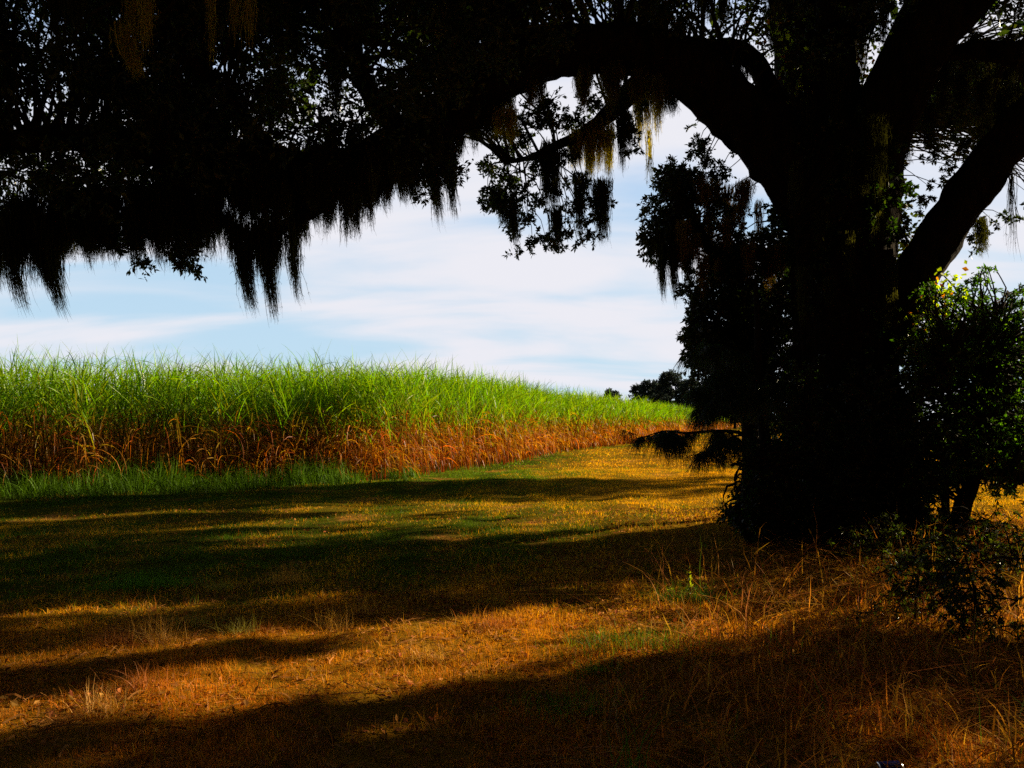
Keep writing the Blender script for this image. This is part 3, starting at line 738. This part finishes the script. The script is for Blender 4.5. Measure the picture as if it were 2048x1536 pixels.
    for i in range(92):
        px=r.uniform(-40,880); b=np.interp(px,prof[:,0],prof[:,1])+22+r.normal()*18; w=r.uniform(18,48); top=b-r.uniform(70,150)
        moss(px-w/2,px+w/2,top,b,r.uniform(9.3,11),2000+i,1.,r.uniform(0,.1),label=lk,group=GL)
    ls='narrow tapering moss strand hanging below the ragged fringe of the left limb'
    for i in range(46):
        px=-20+900*(i+r.uniform(0,1))/46; b=np.interp(px,prof[:,0],prof[:,1])+r.uniform(30,95); w=r.uniform(11,24)
        moss(px-w/2,px+w/2,b-r.uniform(110,170),b,r.uniform(9.3,10.8),2900+i,1.15,r.uniform(.02,.16),1,label=ls,group='narrow strands below the left fringe')
    lm='dark moss curtain buried in the black leafy crown at upper left'
    for i in range(34):
        px=r.uniform(-60,880); top=r.uniform(-90,230); w=r.uniform(35,80)
        if np.any([abs(px-a)<rx+w*.5 and top<b+ry and top+150>b-ry for a,b,rx,ry in GAPS if rx]) and r.uniform()<.8: continue
        moss(px-w/2,px+w/2,top,top+r.uniform(110,230),r.uniform(8.6,12),2200+i,1.,.02,label=lm,group='moss curtains inside the crown')
    ll='dark moss fringe hanging from the underside of the rising arched limb'
    for i in range(26):
        px=r.uniform(880,1320); t=np.interp(px,[880,960,1050,1150,1250,1320],[260,200,165,140,135,160]); w=r.uniform(14,36)
        moss(px-w/2,px+w/2,t,t+r.uniform(30,110),11.5+r.uniform(-.3,.5),2400+i,1.,.04,col=(.15,.11,.035),label=ll,group='moss under the arched limb')
    lr='grey moss hanging in the branches between the leaning limb and the right edge'
    for i in range(30):
        px=r.uniform(1830,2060); t=r.uniform(60,250) if px>1880 else r.uniform(180,240); w=r.uniform(14,34)
        moss(px-w/2,px+w/2,t,t+r.uniform(50,130),r.uniform(12.2,14),2500+i,.9,.05,label=lr,group='moss at the right of the oak')
    lt='dark moss hanging along the top between arched limb and upright leader'
    for i in range(16):
        px=r.uniform(1180,1620); t=r.uniform(-60,20); w=r.uniform(14,34)
        if 1415<px<1500: continue
        moss(px-w/2,px+w/2,t,t+r.uniform(50,110),r.uniform(12.2,14),2600+i,.9,.03,label=lt,group='moss along the top')
    lu='brown moss hanging in the dark tree crown left of the trunk'
    for i in range(30):
        px=r.uniform(1350,1600); t=r.uniform(330,520); w=r.uniform(12,26)
        moss(px-w/2,px+w/2,t,t+r.uniform(50,110),r.uniform(12.4,13.6),2700+i,.8,.03,col=(.20,.11,.04),label=lu,group='moss left of the trunk')
    ltk='dim brown moss clinging to the dark bark of the oak trunk'
    for i in range(14):
        px=[1592,1612,1640,1668,1700,1730,1760,1782,1775,1600,1655,1700,1745,1580][i]; t=[330,200,430,120,300,330,430,520,600,540,560,470,240,110][i]
        moss(px-9,px+9,t,t+r.uniform(60,130),11.35 if t>280 else 11.9,2800+i,.9,.02,label=ltk,group='moss on the trunk')
    print('moss',MOSSN[0])
mossy()

# ------------------------------------------------------------------ generic shrubs and trees
def woody(name,label,cat,base,stems,clumps,leafsize,col,mat,seed,nl=90,droop=.1,wfac=.42,group=None,stemr=.05,gt=True,dens=1.):
    """clumps (N,4): x y z radius. stems: list of polylines; clumps get branches from the nearest stem point"""
    e=empty(name,tuple(base),label,cat,group); g=Geo(); sk=[]
    for k,(pts,rad) in enumerate(stems):
        C,_=tube(g,pts,rad,10,rough=.08,seed=seed+k); sk.append(C)
    sk=np.concatenate(sk); g.build('trunk',M_bark,e,smooth=True)
    cl=np.asarray(clumps); g=Geo(); gb=Geo()
    A=nearest(cl[:,:3],sk,seed=seed); twigs(gb,A,cl[:,:3],stemr*.4,.006,seed)
    sprays(g,cl[:,:3],cl[:,3],np.maximum(8,(nl*(cl[:,3]/.3)**2*dens)).astype(int),leafsize,col,seed=seed,droop=droop,wfac=wfac,gt=gb if gt else None)
    g.build('crown',mat,e); gb.build('branches',M_twig,e)
    return e
def img_clumps(spec,seed,Y0,Y1,rpx,step=1.):
    """fill image-space ellipses (px,py,rx,ry,n) with clumps between two distances"""
    r=np.random.default_rng(seed); out=[]
    for px,py,rx,ry,n in spec:
        a=r.uniform(0,6.283,n); q=np.sqrt(r.uniform(0,1,n)); Y=r.uniform(Y0,Y1,n)
        for i in range(n):
            p=P(px+rx*q[i]*math.cos(a[i]),py+ry*q[i]*math.sin(a[i]),Y[i]); out.append((*p,rpx/F*Y[i]*r.uniform(.7,1.25)))
    return np.array(out)
def floor_pt(px,Y): 
    x=(px-CX)/F*Y; return np.array([x,Y,float(hgt(np.array([x]),np.array([Y]))[0])])

# dark small tree left of the trunk
b=floor_pt(1500,13.6)
woody('understory_tree','black silhouetted small tree filling the space left of the oak trunk','tree',b,
  [([b,P(1500,850,13.6),P(1470,650,13.5),P(1420,500,13.3),P(1370,400,13.2)],[.16,.13,.10,.07,.03]),([P(1490,760,13.6),P(1560,600,13.6),P(1590,450,13.6)],[.1,.07,.03]),([P(1480,700,13.6),P(1410,660,13.4),P(1385,620,13.4)],[.06,.04,.02])],
  img_clumps([(1350,425,50,95,90),(1355,355,32,28,22),(1330,500,45,45,22),(1315,465,25,28,12),(1405,640,24,75,40),(1460,640,60,130,170),(1530,620,70,150,200),(1470,745,70,50,90),(1430,690,50,40,60),(1540,820,50,60,50),(1570,460,40,60,30),(1470,500,45,50,26),(1385,690,22,50,22),(1520,760,90,80,70),(1385,560,20,30,6),(1450,440,30,40,10)],5,12.9,14.2,26),
  .085,(.022,.03,.008),M_oak,51,nl=150,dens=1.)
# young pine with drooping boughs
def pine():
    r=np.random.default_rng(61); b=floor_pt(1535,11.2)
    e=empty('pine_sapling',tuple(b),'young pine with long drooping needle boughs reaching left over the golden track','tree')
    g=Geo(); tube(g,[b,P(1532,960,11.2),P(1528,860,11.2),P(1518,760,11.2),P(1515,640,11.2),P(1510,560,11.2)],[.09,.08,.07,.055,.04,.02],10,rough=.06); g.build('trunk',M_bark,e,smooth=True)
    boughs=[([(1530,890),(1480,866),(1430,862),(1370,866),(1330,862),(1288,874)],.028,10.9),
            ([(1500,872),(1470,872),(1445,885),(1420,905)],.015,10.7),
            ([(1520,770),(1480,745),(1445,748),(1420,760),(1405,778)],.028,11.2),
            ([(1520,800),(1480,790),(1440,800),(1415,815)],.02,10.9),
            ([(1530,800),(1560,770),(1600,760)],.015,10.8),
            ([(1520,720),(1470,700),(1430,690),(1400,700)],.02,11.4),
            ([(1520,770),(1500,755),(1465,770),(1440,795),(1430,810)],.02,11.0)]
    for bi,(pts,rad,Y) in enumerate(boughs):
        g=Geo(); C,_=tube(g,[P(a,c,Y+.08*math.sin(k)) for k,(a,c) in enumerate(pts)],np.linspace(rad,.006,len(pts)),6,sub=8); g.build('branch',M_twig,e,smooth=True)
        g=Geo(); L=len(C); st=C[int(L*.22):]; cw=np.clip(.8+.55*np.sin(np.arange(len(st))/len(st)*r.uniform(9,15)+bi*2),.03,1); cw/=cw.sum()
        n=4200 if bi in (0,2,6) else 2400
        # tufts on side shoots
        ns=44; sb=st[r.choice(len(st),ns,p=cw)]; sd=unit(np.c_[r.normal(size=ns)-.4,r.normal(size=ns),r.normal(size=ns)*.3-.25]); tip=sb+sd*r.uniform(.04,.32,ns)[:,None]**1.0
        k=r.integers(0,ns,n); B=sb[k]+(tip[k]-sb[k])*r.uniform(.3,1,n)[:,None]
        D=unit(sd[k]*.5+np.c_[r.normal(size=(n,2))*.55,-np.abs(r.normal(size=n))*.55]); shs=r.uniform(.35,1.15,ns); ln=r.uniform(.12,.24,n)*shs[k]
        t=np.linspace(0,1,4); CC=B[:,None]+D[:,None]*(ln[:,None]*t)[...,None]; CC[...,2]-=(ln[:,None]*r.uniform(.3,1.3,(n,1))*t**1.8)
        col=np.array([.035,.055,.012])*r.uniform(.5,1.6,(n,1))
        ribbons(g,CC,np.array([.8,1,.8,.2])[None]*.0042*np.ones((n,1)),unit(np.cross(D,r.normal(size=(n,3)))),col[:,None])
        g.build('needles',M_pine,e)
pine()
# shrubs round the trunk base
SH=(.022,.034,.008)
b=floor_pt(1500,10.8)
woody('shrub','low dark broadleaf shrub against the golden track at the left foot of the oak','shrub',b,
  [([b,P(1510,1000,10.8),P(1505,920,10.8)],[.04,.03,.01]),([b,P(1480,1020,10.8),P(1470,960,10.8)],[.03,.02,.01])],
  img_clumps([(1510,1010,50,55,34),(1478,1015,36,40,26),(1488,945,16,60,14),(1455,1035,22,20,10),(1480,1030,30,30,14),(1560,1000,50,80,40),(1560,940,26,80,30),(1500,935,14,30,4),(1600,950,60,110,70)],6,10.4,11.2,18),.06,SH,M_shrub,71,nl=70,dens=1.6,wfac=.55)
b=floor_pt(1500,12.0)
e=empty('broken_stump',tuple(b),'thin dark broken stump standing in the shrub left of the oak','stump')
g=Geo(); tube(g,[b,P(1500,960,12),P(1497,905,12),P(1495,888,12)],[.08,.07,.065,.02],10,rough=.12); g.build('trunk',M_bark,e,smooth=True)
b=floor_pt(1630,10.9)
woody('shrub','shrub with small glossy leaves glinting in front of the oak trunk','shrub',b,
  [([b,P(1625,950,10.9),P(1610,800,10.8)],[.05,.04,.015])],
  img_clumps([(1615,770,34,60,34),(1600,840,40,60,30),(1640,900,70,80,60),(1640,1000,90,70,60)],7,10.4,11.3,20),.055,SH,M_shrub,72,nl=75,dens=1.6)
b=floor_pt(1750,11.0)
woody('shrub','dense black shrub covering the base of the oak trunk','shrub',b,
  [([b,P(1750,950,11),P(1745,800,11)],[.05,.04,.015]),([b,P(1800,950,11),P(1820,860,11)],[.04,.03,.015])],
  img_clumps([(1740,830,80,90,90),(1760,950,110,90,130),(1690,1020,140,50,120),(1800,780,50,60,44),(1660,960,80,60,70),(1860,1000,40,60,50),(1690,1070,190,30,130),(1560,1050,70,30,50),(1850,900,60,80,80)],8,10.6,11.5,24),.06,(.018,.026,.008),M_shrub,73,nl=75,dens=1.5)
b=floor_pt(1600,11.6)
r_=np.random.default_rng(88); n_=230
Cn,Rn=LIMBS[0]; k_=r_.integers(0,len(Cn),n_); a_=r_.uniform(0,6.283,n_)
cl_=np.c_[Cn[k_]+np.c_[np.cos(a_),np.sin(a_),r_.normal(size=n_)*.1]*(Rn[k_]*1.02)[:,None],r_.uniform(.12,.30,n_)]
woody('climbing_vine','dark ivy sheathing the oak trunk and breaking its outline','vine',b,[([b,P(1610,800,11.55),P(1600,600,11.5),P(1590,430,11.5)],[.02,.018,.015,.01])],cl_,.075,(.03,.045,.01),M_shrub,89,nl=150,wfac=.7,stemr=.01)
# the big shrub at right, two stems
b=floor_pt(1912,11.3)
woody('large_shrub','large leafy shrub on two leaning stems at the right edge, sunlit green on top','shrub',b,
  [([b,P(1895,1050,11.3),P(1890,980,11.3),P(1895,860,11.3),P(1900,720,11.4)],[.07,.055,.05,.04,.02]),([b+[.03,0,0],P(1925,1010,11.4),P(1945,960,11.4),P(1960,840,11.5),P(1980,700,11.6)],[.13,.11,.09,.06,.02]),([P(1940,965,11.4),P(1990,950,11.3),P(2060,965,11.2)],[.03,.02,.01])],
  img_clumps([(1880,800,70,100,130),(1960,800,100,110,210),(2040,800,70,130,130),(1860,920,70,70,110),(1838,650,28,70,34),(1872,600,36,50,26),(2035,610,26,36,12),(1815,740,30,70,34),(1980,930,100,60,130),(2060,900,60,80,70),(1850,720,40,60,50),(1940,700,90,60,70),(1930,640,60,60,40),(1960,585,40,45,22),(2010,650,55,50,34),(2090,760,70,150,70),(1975,545,20,25,5),(1900,900,70,60,50),(1990,910,70,50,40),(2040,640,30,30,10)],9,11,13.4,24),
  .07,(.05,.09,.009),M_shrub,74,nl=75,dens=1.3,wfac=.4)
b=floor_pt(1990,10.6)
woody('low_bush','low green bush with narrow leaves at the foot of the two stemmed shrub','shrub',b,
  [([b,P(1985,1090,10.6),P(1975,1040,10.6)],[.012,.01,.006])],
  img_clumps([(1960,1080,38,50,26),(1985,1040,34,44,14),(1930,1110,40,25,10),(1870,1060,26,40,10)],10,10.2,11,18),.07,(.07,.10,.02),M_shrub,75,nl=110,dens=1.2,wfac=.3,stemr=.012)
# bare weedy bushes in the right foreground
for px,py,lab,sd in ((1830,1250,'dark weed bush left one of the pair standing in the dead grass',81),(1945,1290,'dark weed bush near the sunlit grass at the right edge',82),(1760,1150,'dim weed bush between the oak trunk and the two stemmed shrub',83),(1890,1170,'weed bush at the foot of the two stemmed shrub',84),(2020,1180,'weed bush at the extreme right below the large shrub',85)):
    Y=EYE*F/(py-HY); b=floor_pt(px,Y); hh=.62
    r=np.random.default_rng(sd); st=[([b,b+[.02,0,hh*.5],b+[.06*(1 if sd==81 else -1),0,hh]],[.012,.01,.004])]
    cl=np.c_[b+r.normal(size=(60,3))*[.17,.17,.17]+[0,0,hh*.5],r.uniform(.06,.12,60)]; cl=cl[cl[:,2]>b[2]+.04]
    woody('weed_bush',lab,'weed',b,st,cl,.045,(.05,.05,.018),M_shrub,sd,nl=420,stemr=.004)
# vines with sunlit leaves
def vine(label,pts,seed,n,spread,Y,col=(.28,.36,.03)):
    r=np.random.default_rng(seed); W=[P(a,c,Y+.05*math.sin(i*2)) for i,(a,c) in enumerate(pts)]
    e=empty('climbing_vine',tuple(W[-1]),label,'vine')
    g=Geo(); C,_=tube(g,W,[.012]*len(W),6); g.build('stem',M_twig,e)
    g=Geo(); k=r.integers(0,len(C),n); B=C[k]+r.normal(size=(n,3))*spread*[1,.7,.6]
    D=unit(r.normal(size=(n,3))+[0,0,-.5]); L=r.uniform(.045,.10,n)
    cc=np.array(col)*r.uniform(.5,1.5,(n,1)); red=r.uniform(size=n)<.16; cc[red]=np.array([.32,.10,.015])*r.uniform(.6,1.3,(red.sum(),1))
    kites(g,B,D,unit(r.normal(size=(n,3))+[.4,-.3,.2]),L,L*.75,cc); g.build('leaves',M_vine,e)
vine('sunlit yellow green vine hanging in the upper fork of the oak',[(1755,-60),(1745,40),(1732,120),(1722,180),(1705,240)],91,420,.11,13.2)
vine('yellow and orange leaved vine on the right flank of the oak trunk',[(1800,300),(1790,350),(1782,400),(1785,460),(1800,530)],92,380,.10,12.9)
vine('green vine behind the base of the leaning right limb',[(1790,430),(1815,480),(1830,520),(1800,570)],93,420,.16,12.6)
vine('bright green vine beside the base of the leaning right limb, above the large shrub',[(1890,560),(1870,610),(1845,660),(1835,720)],94,480,.15,11.6)
vine('small vine with green leaves at the top of the upright leader',[(1500,-40),(1495,10),(1500,40),(1530,80)],95,130,.09,12)
vine('dim ivy on the left leader above the small arched branch',[(1560,40),(1570,110),(1590,180)],96,160,.12,12)

# ------------------------------------------------------------------ unseen trees added outside the frame on the sunny side to cast shade
def side_tree(x,y,h,rad,zlow,label,seed,n=70,trunk=.22,name='shade_tree',squash=1.):
    r=np.random.default_rng(seed); b=np.array([x,y,0.])
    a=r.uniform(0,6.283,n); q=np.sqrt(r.uniform(0,1,n)); z=zlow+(h-zlow)*r.uniform(0,1,n); prof=np.sin(np.pi*np.clip((z-zlow)/(h-zlow)*.85+.12,0,1))**.6
    cl=np.c_[x+rad*q*prof*np.cos(a),y+rad*q*prof*np.sin(a)*squash,z,r.uniform(.45,.75,n)]
    cl=cl[~sunny(cl[:,:3],cl[:,3]*.6)]
    woody(name,label,'tree',b,[([b,b+[.1,0,h*.4],b+[0,.1,h*.85]],[trunk,trunk*.75,.04])],cl,.2,OAKC,M_oak,seed,nl=26,gt=False,stemr=.1)
side_tree(19,10.6,10.5,2.7,.6,'first leafy tree on the sunny side of the track',401,260)
side_tree(12.5,5.2,6.5,2.6,.3,'low bushy tree near the camera on the sunny side',402,130)
side_tree(20,3.5,9,3.5,.3,'tall bushy tree on the sunny side behind the low one',403,170)
side_tree(24,30.6,14.0,2.3,1.0,'far leafy tree on the sunny side of the golden track',404,330)
side_tree(25,33.0,14.0,2.0,9.0,'tall bare stemmed tree next to the far leafy tree on the sunny side',406,260,.3)
for i,(x,y,h) in enumerate([(-17,-7,10),(-9,-11,11),(-1,-13,11),(7,-12,11),(14,-8,11),(21,-3,11),(-22,1,9)]):  # unseen row added to block skylight from behind and beside the camera
    side_tree(x,y,h,5,.3,['leafy tree behind the camera, %s of the row'%k for k in ('leftmost','second','third','middle','fifth','sixth','the far left end')][i],430+i,190)
for i,(x,y,h,rad) in enumerate([(26,44,4,4),(31,47,5,4),(37,52,6,5),(23,43,3,2.5)]):
    side_tree(x,y,h,rad,.0,['low bush beyond the orange grass at the right, nearest the oak','bush beyond the orange grass seen through the large shrub','taller bush beyond the orange grass near the right edge','smallest bush beyond the orange grass beside the oak trunk'][i],450+i,70,name='background_bush')

for i,(x,y,h,rad) in enumerate([(7.6,9.3,2.7,1.0),(8.3,11.4,2.6,1.1),(6.6,7.4,1.9,.9),(9.2,13.6,1.9,.8),(7.2,10.3,2.7,1.0),(9.2,8.6,3.0,1.1),(7.6,6.4,2.4,1.0),(7.8,11.5,3.0,.9),(8.7,12.8,3.1,.9)]):  # unseen bushes added to throw shade over the right foreground
    r=np.random.default_rng(470+i); b=np.array([x,y,0.]); n=60; a=r.uniform(0,6.28,n); q=np.sqrt(r.uniform(0,1,n)); z=h*r.uniform(.08,1,n)
    woody('low_bush',['low bush on the sunny side of the two stemmed shrub','taller low bush farther along on the sunny side','small low bush on the sunny side nearest the camera','small bush on the sunny side farthest from the camera','middle bush of the row on the sunny side','bush standing behind the row on the sunny side','broad bush beside the camera on the sunny side','tall narrow bush behind the middle one on the sunny side','tallest bush of the group on the sunny side'][i],'shrub',b,[([b,b+[.1,0,h*.5],b+[0,0,h*.8]],[.04,.03,.01])],(lambda c:c[~sunny(c[:,:3],.15)])(np.c_[x+rad*q*np.cos(a),y+rad*q*np.sin(a),z,r.uniform(.2,.35,n)]),.09,(.05,.08,.015),M_shrub,470+i,nl=60,gt=False)
# ------------------------------------------------------------------ distant trees
def far_tree(px,top,wpx,Y,label,seed,col=(.075,.10,.09)):
    r=np.random.default_rng(seed); b=np.array([(px-CX)/F*Y,Y,0]); H=EYE+(HY-top)/F*Y; w=wpx/F*Y
    n=240; q=r.uniform(0,1,n)**.5; a=r.uniform(0,6.283,n); u=r.uniform(0,1,n); z=H*(.18+.76*u); prof=np.sqrt(np.clip(1-((u-.45)/.6)**2,.05,1))
    cl=np.c_[b[0]+w*.5*q*prof*np.cos(a),b[1]+w*.5*q*prof*np.sin(a),z,r.uniform(.08,.15,n)*w]
    e=empty('distant_tree',tuple(b),label,'tree','trees far beyond the end of the cane')
    g=Geo(); tube(g,[b,b+[0,0,H*.6]],[w*.05,w*.02],8); g.build('trunk',M_bark,e)
    g=Geo(); sprays(g,cl[:,:3],cl[:,3],120,w*.045,col,seed=seed,wfac=.7); g.build('crown',M_far,e)
far_tree(1340,738,62,190,'tallest distant tree, round topped, right above the end of the cane',501)
far_tree(1300,756,52,195,'distant tree on the left shoulder of the tallest one',502)
far_tree(1276,766,40,200,'small distant tree lower than its neighbour at the tip of the far tree group',503)
far_tree(1380,752,60,185,'distant tree on the right shoulder of the tallest one, partly behind the dark oak',504)
far_tree(1420,760,70,180,'distant tree half hidden behind the pine boughs',505)
far_tree(1320,760,50,210,'distant tree filling the dip between the tallest one and its left shoulder',509)
far_tree(1222,776,44,230,'tiny distant tree top just showing over the cane',506)
far_tree(1470,765,70,180,'distant tree seen through the brush left of the oak trunk',507)

# ------------------------------------------------------------------ dropped can at the bottom edge
def can():
    r0=.033; p=floor_pt(1778,EYE*F/(1555-HY)); p[2]+=r0
    m,nt,N,L=newmat('blue can paint'); pr=N.new('ShaderNodeBsdfPrincipled'); pr.inputs['Base Color'].default_value=(.01,.015,.16,1); pr.inputs['Roughness'].default_value=.3; pr.inputs['Metallic'].default_value=.3
    o=N.new('ShaderNodeOutputMaterial'); L.new(pr.outputs[0],o.inputs[0])
    m2,nt,N,L=newmat('bare can metal'); pr=N.new('ShaderNodeBsdfPrincipled'); pr.inputs['Base Color'].default_value=(.8,.8,.8,1); pr.inputs['Roughness'].default_value=.25; pr.inputs['Metallic'].default_value=1
    o=N.new('ShaderNodeOutputMaterial'); L.new(pr.outputs[0],o.inputs[0])
    e=empty('drink_can',(p[0],p[1],p[2]-r0),'dark blue drink can lying on its side, cut by the bottom edge','can')
    ax=np.array([1,.12,0.]); ax/=np.linalg.norm(ax)
    def lathe(name,prof,mat):
        g=Geo(); th=np.linspace(0,2*np.pi,28,endpoint=False); u=np.array([-ax[1],ax[0],0]); w=np.array([0,0,1.])
        v=np.array([[p+ax*s+(u*math.cos(a)+w*math.sin(a))*q for a in th] for s,q in prof])
        K=len(prof); i=np.arange(K-1)[:,None]*28; j=np.arange(28)[None]; j2=(j+1)%28
        g.add(v,q=np.stack([i+j,i+j2,i+28+j2,i+28+j],-1)); g.build(name,mat,e,smooth=True)
    lathe('body',[(-.052,r0*.97),(-.05,r0),(.0,r0*.99),(.047,r0)],m)
    lathe('top',[(.0471,r0),(.054,r0*.84),(.058,r0*.82),(.058,r0*.76),(.055,r0*.74),(.0551,.0005)],m2)
    lathe('bottom',[(-.0521,r0*.96),(-.058,r0*.75),(-.055,r0*.68),(-.049,.0005)],m2)
can()

# ------------------------------------------------------------------ light, sky, camera
sun=bpy.data.lights.new('sun','SUN'); sun.energy=5; sun.angle=R(.5); sun.color=(1,.82,.52)
so=bpy.data.objects.new('sun',sun); COL.objects.link(so)
from mathutils import Vector
so.rotation_euler=Vector(SUN).to_track_quat('Z','Y').to_euler()
w=bpy.data.worlds.new('World'); sc.world=w; w.use_nodes=True
nt=w.node_tree; N=nt.nodes; L=nt.links; N.clear()
sky=N.new('ShaderNodeTexSky'); sky.sky_type='NISHITA'; sky.sun_disc=False; sky.sun_elevation=EL; sky.sun_rotation=AZ
tc=N.new('ShaderNodeTexCoord'); sep=N.new('ShaderNodeSeparateXYZ'); L.new(tc.outputs['Generated'],sep.inputs[0])
def math_(op,a,b=None,c=None,clamp=False):
    n=N.new('ShaderNodeMath'); n.operation=op; n.use_clamp=clamp
    for i,x in enumerate((a,b,c)):
        if x is None: continue
        if isinstance(x,(int,float)): n.inputs[i].default_value=x
        else: L.new(x,n.inputs[i])
    return n.outputs[0]
zz=math_('MAXIMUM',sep.outputs[2],0.0); den=math_('ADD',zz,.16)
cmb=N.new('ShaderNodeCombineXYZ'); L.new(math_('DIVIDE',sep.outputs[0],den),cmb.inputs[0]); L.new(math_('DIVIDE',sep.outputs[1],den),cmb.inputs[1])
mp=N.new('ShaderNodeMapping'); mp.inputs['Scale'].default_value=(.75,1.5,1); mp.inputs['Location'].default_value=(3.1,1.7,0); mp.inputs['Rotation'].default_value=(0,0,.12)
L.new(cmb.outputs[0],mp.inputs[0])
cn=N.new('ShaderNodeTexNoise'); cn.inputs['Scale'].default_value=1.0; cn.inputs['Detail'].default_value=5; cn.inputs['Roughness'].default_value=.48; cn.inputs['Distortion'].default_value=.4
L.new(mp.outputs[0],cn.inputs[0])
cr=N.new('ShaderNodeValToRGB'); cr.color_ramp.elements[0].position=.33; cr.color_ramp.elements[1].position=.59; cr.color_ramp.interpolation='EASE'
L.new(cn.outputs[0],cr.inputs[0])
high=N.new('ShaderNodeMapRange'); high.inputs[1].default_value=.42; high.inputs[2].default_value=.75; high.inputs[3].default_value=1; high.inputs[4].default_value=.1
L.new(sep.outputs[2],high.inputs[0])
fac=math_('MULTIPLY',cr.outputs[0],high.outputs[0],clamp=True)
mx=N.new('ShaderNodeMix'); mx.data_type='RGBA'
blue=N.new('ShaderNodeMix'); blue.data_type='RGBA'; blue.blend_type='MIX'; blue.inputs[0].default_value=.92
L.new(sky.outputs[0],blue.inputs[6]); 
hz=N.new('ShaderNodeValToRGB'); e=hz.color_ramp.elements; e[0].position=0; e[0].color=(3.9,5.4,6.5,1); e[1].position=.5; e[1].color=(2.4,3.6,6.3,1)
k=e.new(.16); k.color=(3.6,5.05,6.4,1); k=e.new(.62); k.color=(1.0,1.7,3.2,1); k=e.new(.95); k.color=(.5,.9,2.0,1)
L.new(sep.outputs[2],hz.inputs[0]); L.new(hz.outputs[0],blue.inputs[7])
L.new(fac,mx.inputs[0]); L.new(blue.outputs[2],mx.inputs[6]); mx.inputs[7].default_value=(5.95,5.95,6.4,1)
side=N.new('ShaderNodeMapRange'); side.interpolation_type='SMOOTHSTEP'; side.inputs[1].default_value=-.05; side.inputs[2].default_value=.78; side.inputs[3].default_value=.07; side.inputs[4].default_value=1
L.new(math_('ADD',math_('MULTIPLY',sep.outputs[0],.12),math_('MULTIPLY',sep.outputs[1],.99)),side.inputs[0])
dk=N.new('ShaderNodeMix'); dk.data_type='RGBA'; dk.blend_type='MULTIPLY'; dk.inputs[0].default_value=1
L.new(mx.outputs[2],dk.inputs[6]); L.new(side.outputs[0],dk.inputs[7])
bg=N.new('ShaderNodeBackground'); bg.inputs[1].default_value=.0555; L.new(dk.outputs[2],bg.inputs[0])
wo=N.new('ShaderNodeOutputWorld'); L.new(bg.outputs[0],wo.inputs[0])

cam=bpy.data.cameras.new('camera'); co=bpy.data.objects.new('camera',cam); COL.objects.link(co)
co.location=(0,0,EYE); co.rotation_euler=(R(90),0,0); cam.sensor_width=36; cam.lens=F/2048*36
cam.shift_y=(HY-768)/2048; cam.clip_end=8000; cam.clip_start=.05
sc.camera=co
sc.view_settings.view_transform='Standard'; sc.view_settings.look='None'; sc.view_settings.exposure=1.35; sc.view_settings.gamma=1
cy=sc.cycles; cy.max_bounces=5; cy.diffuse_bounces=3; cy.glossy_bounces=2; cy.transmission_bounces=3; cy.use_denoising=False
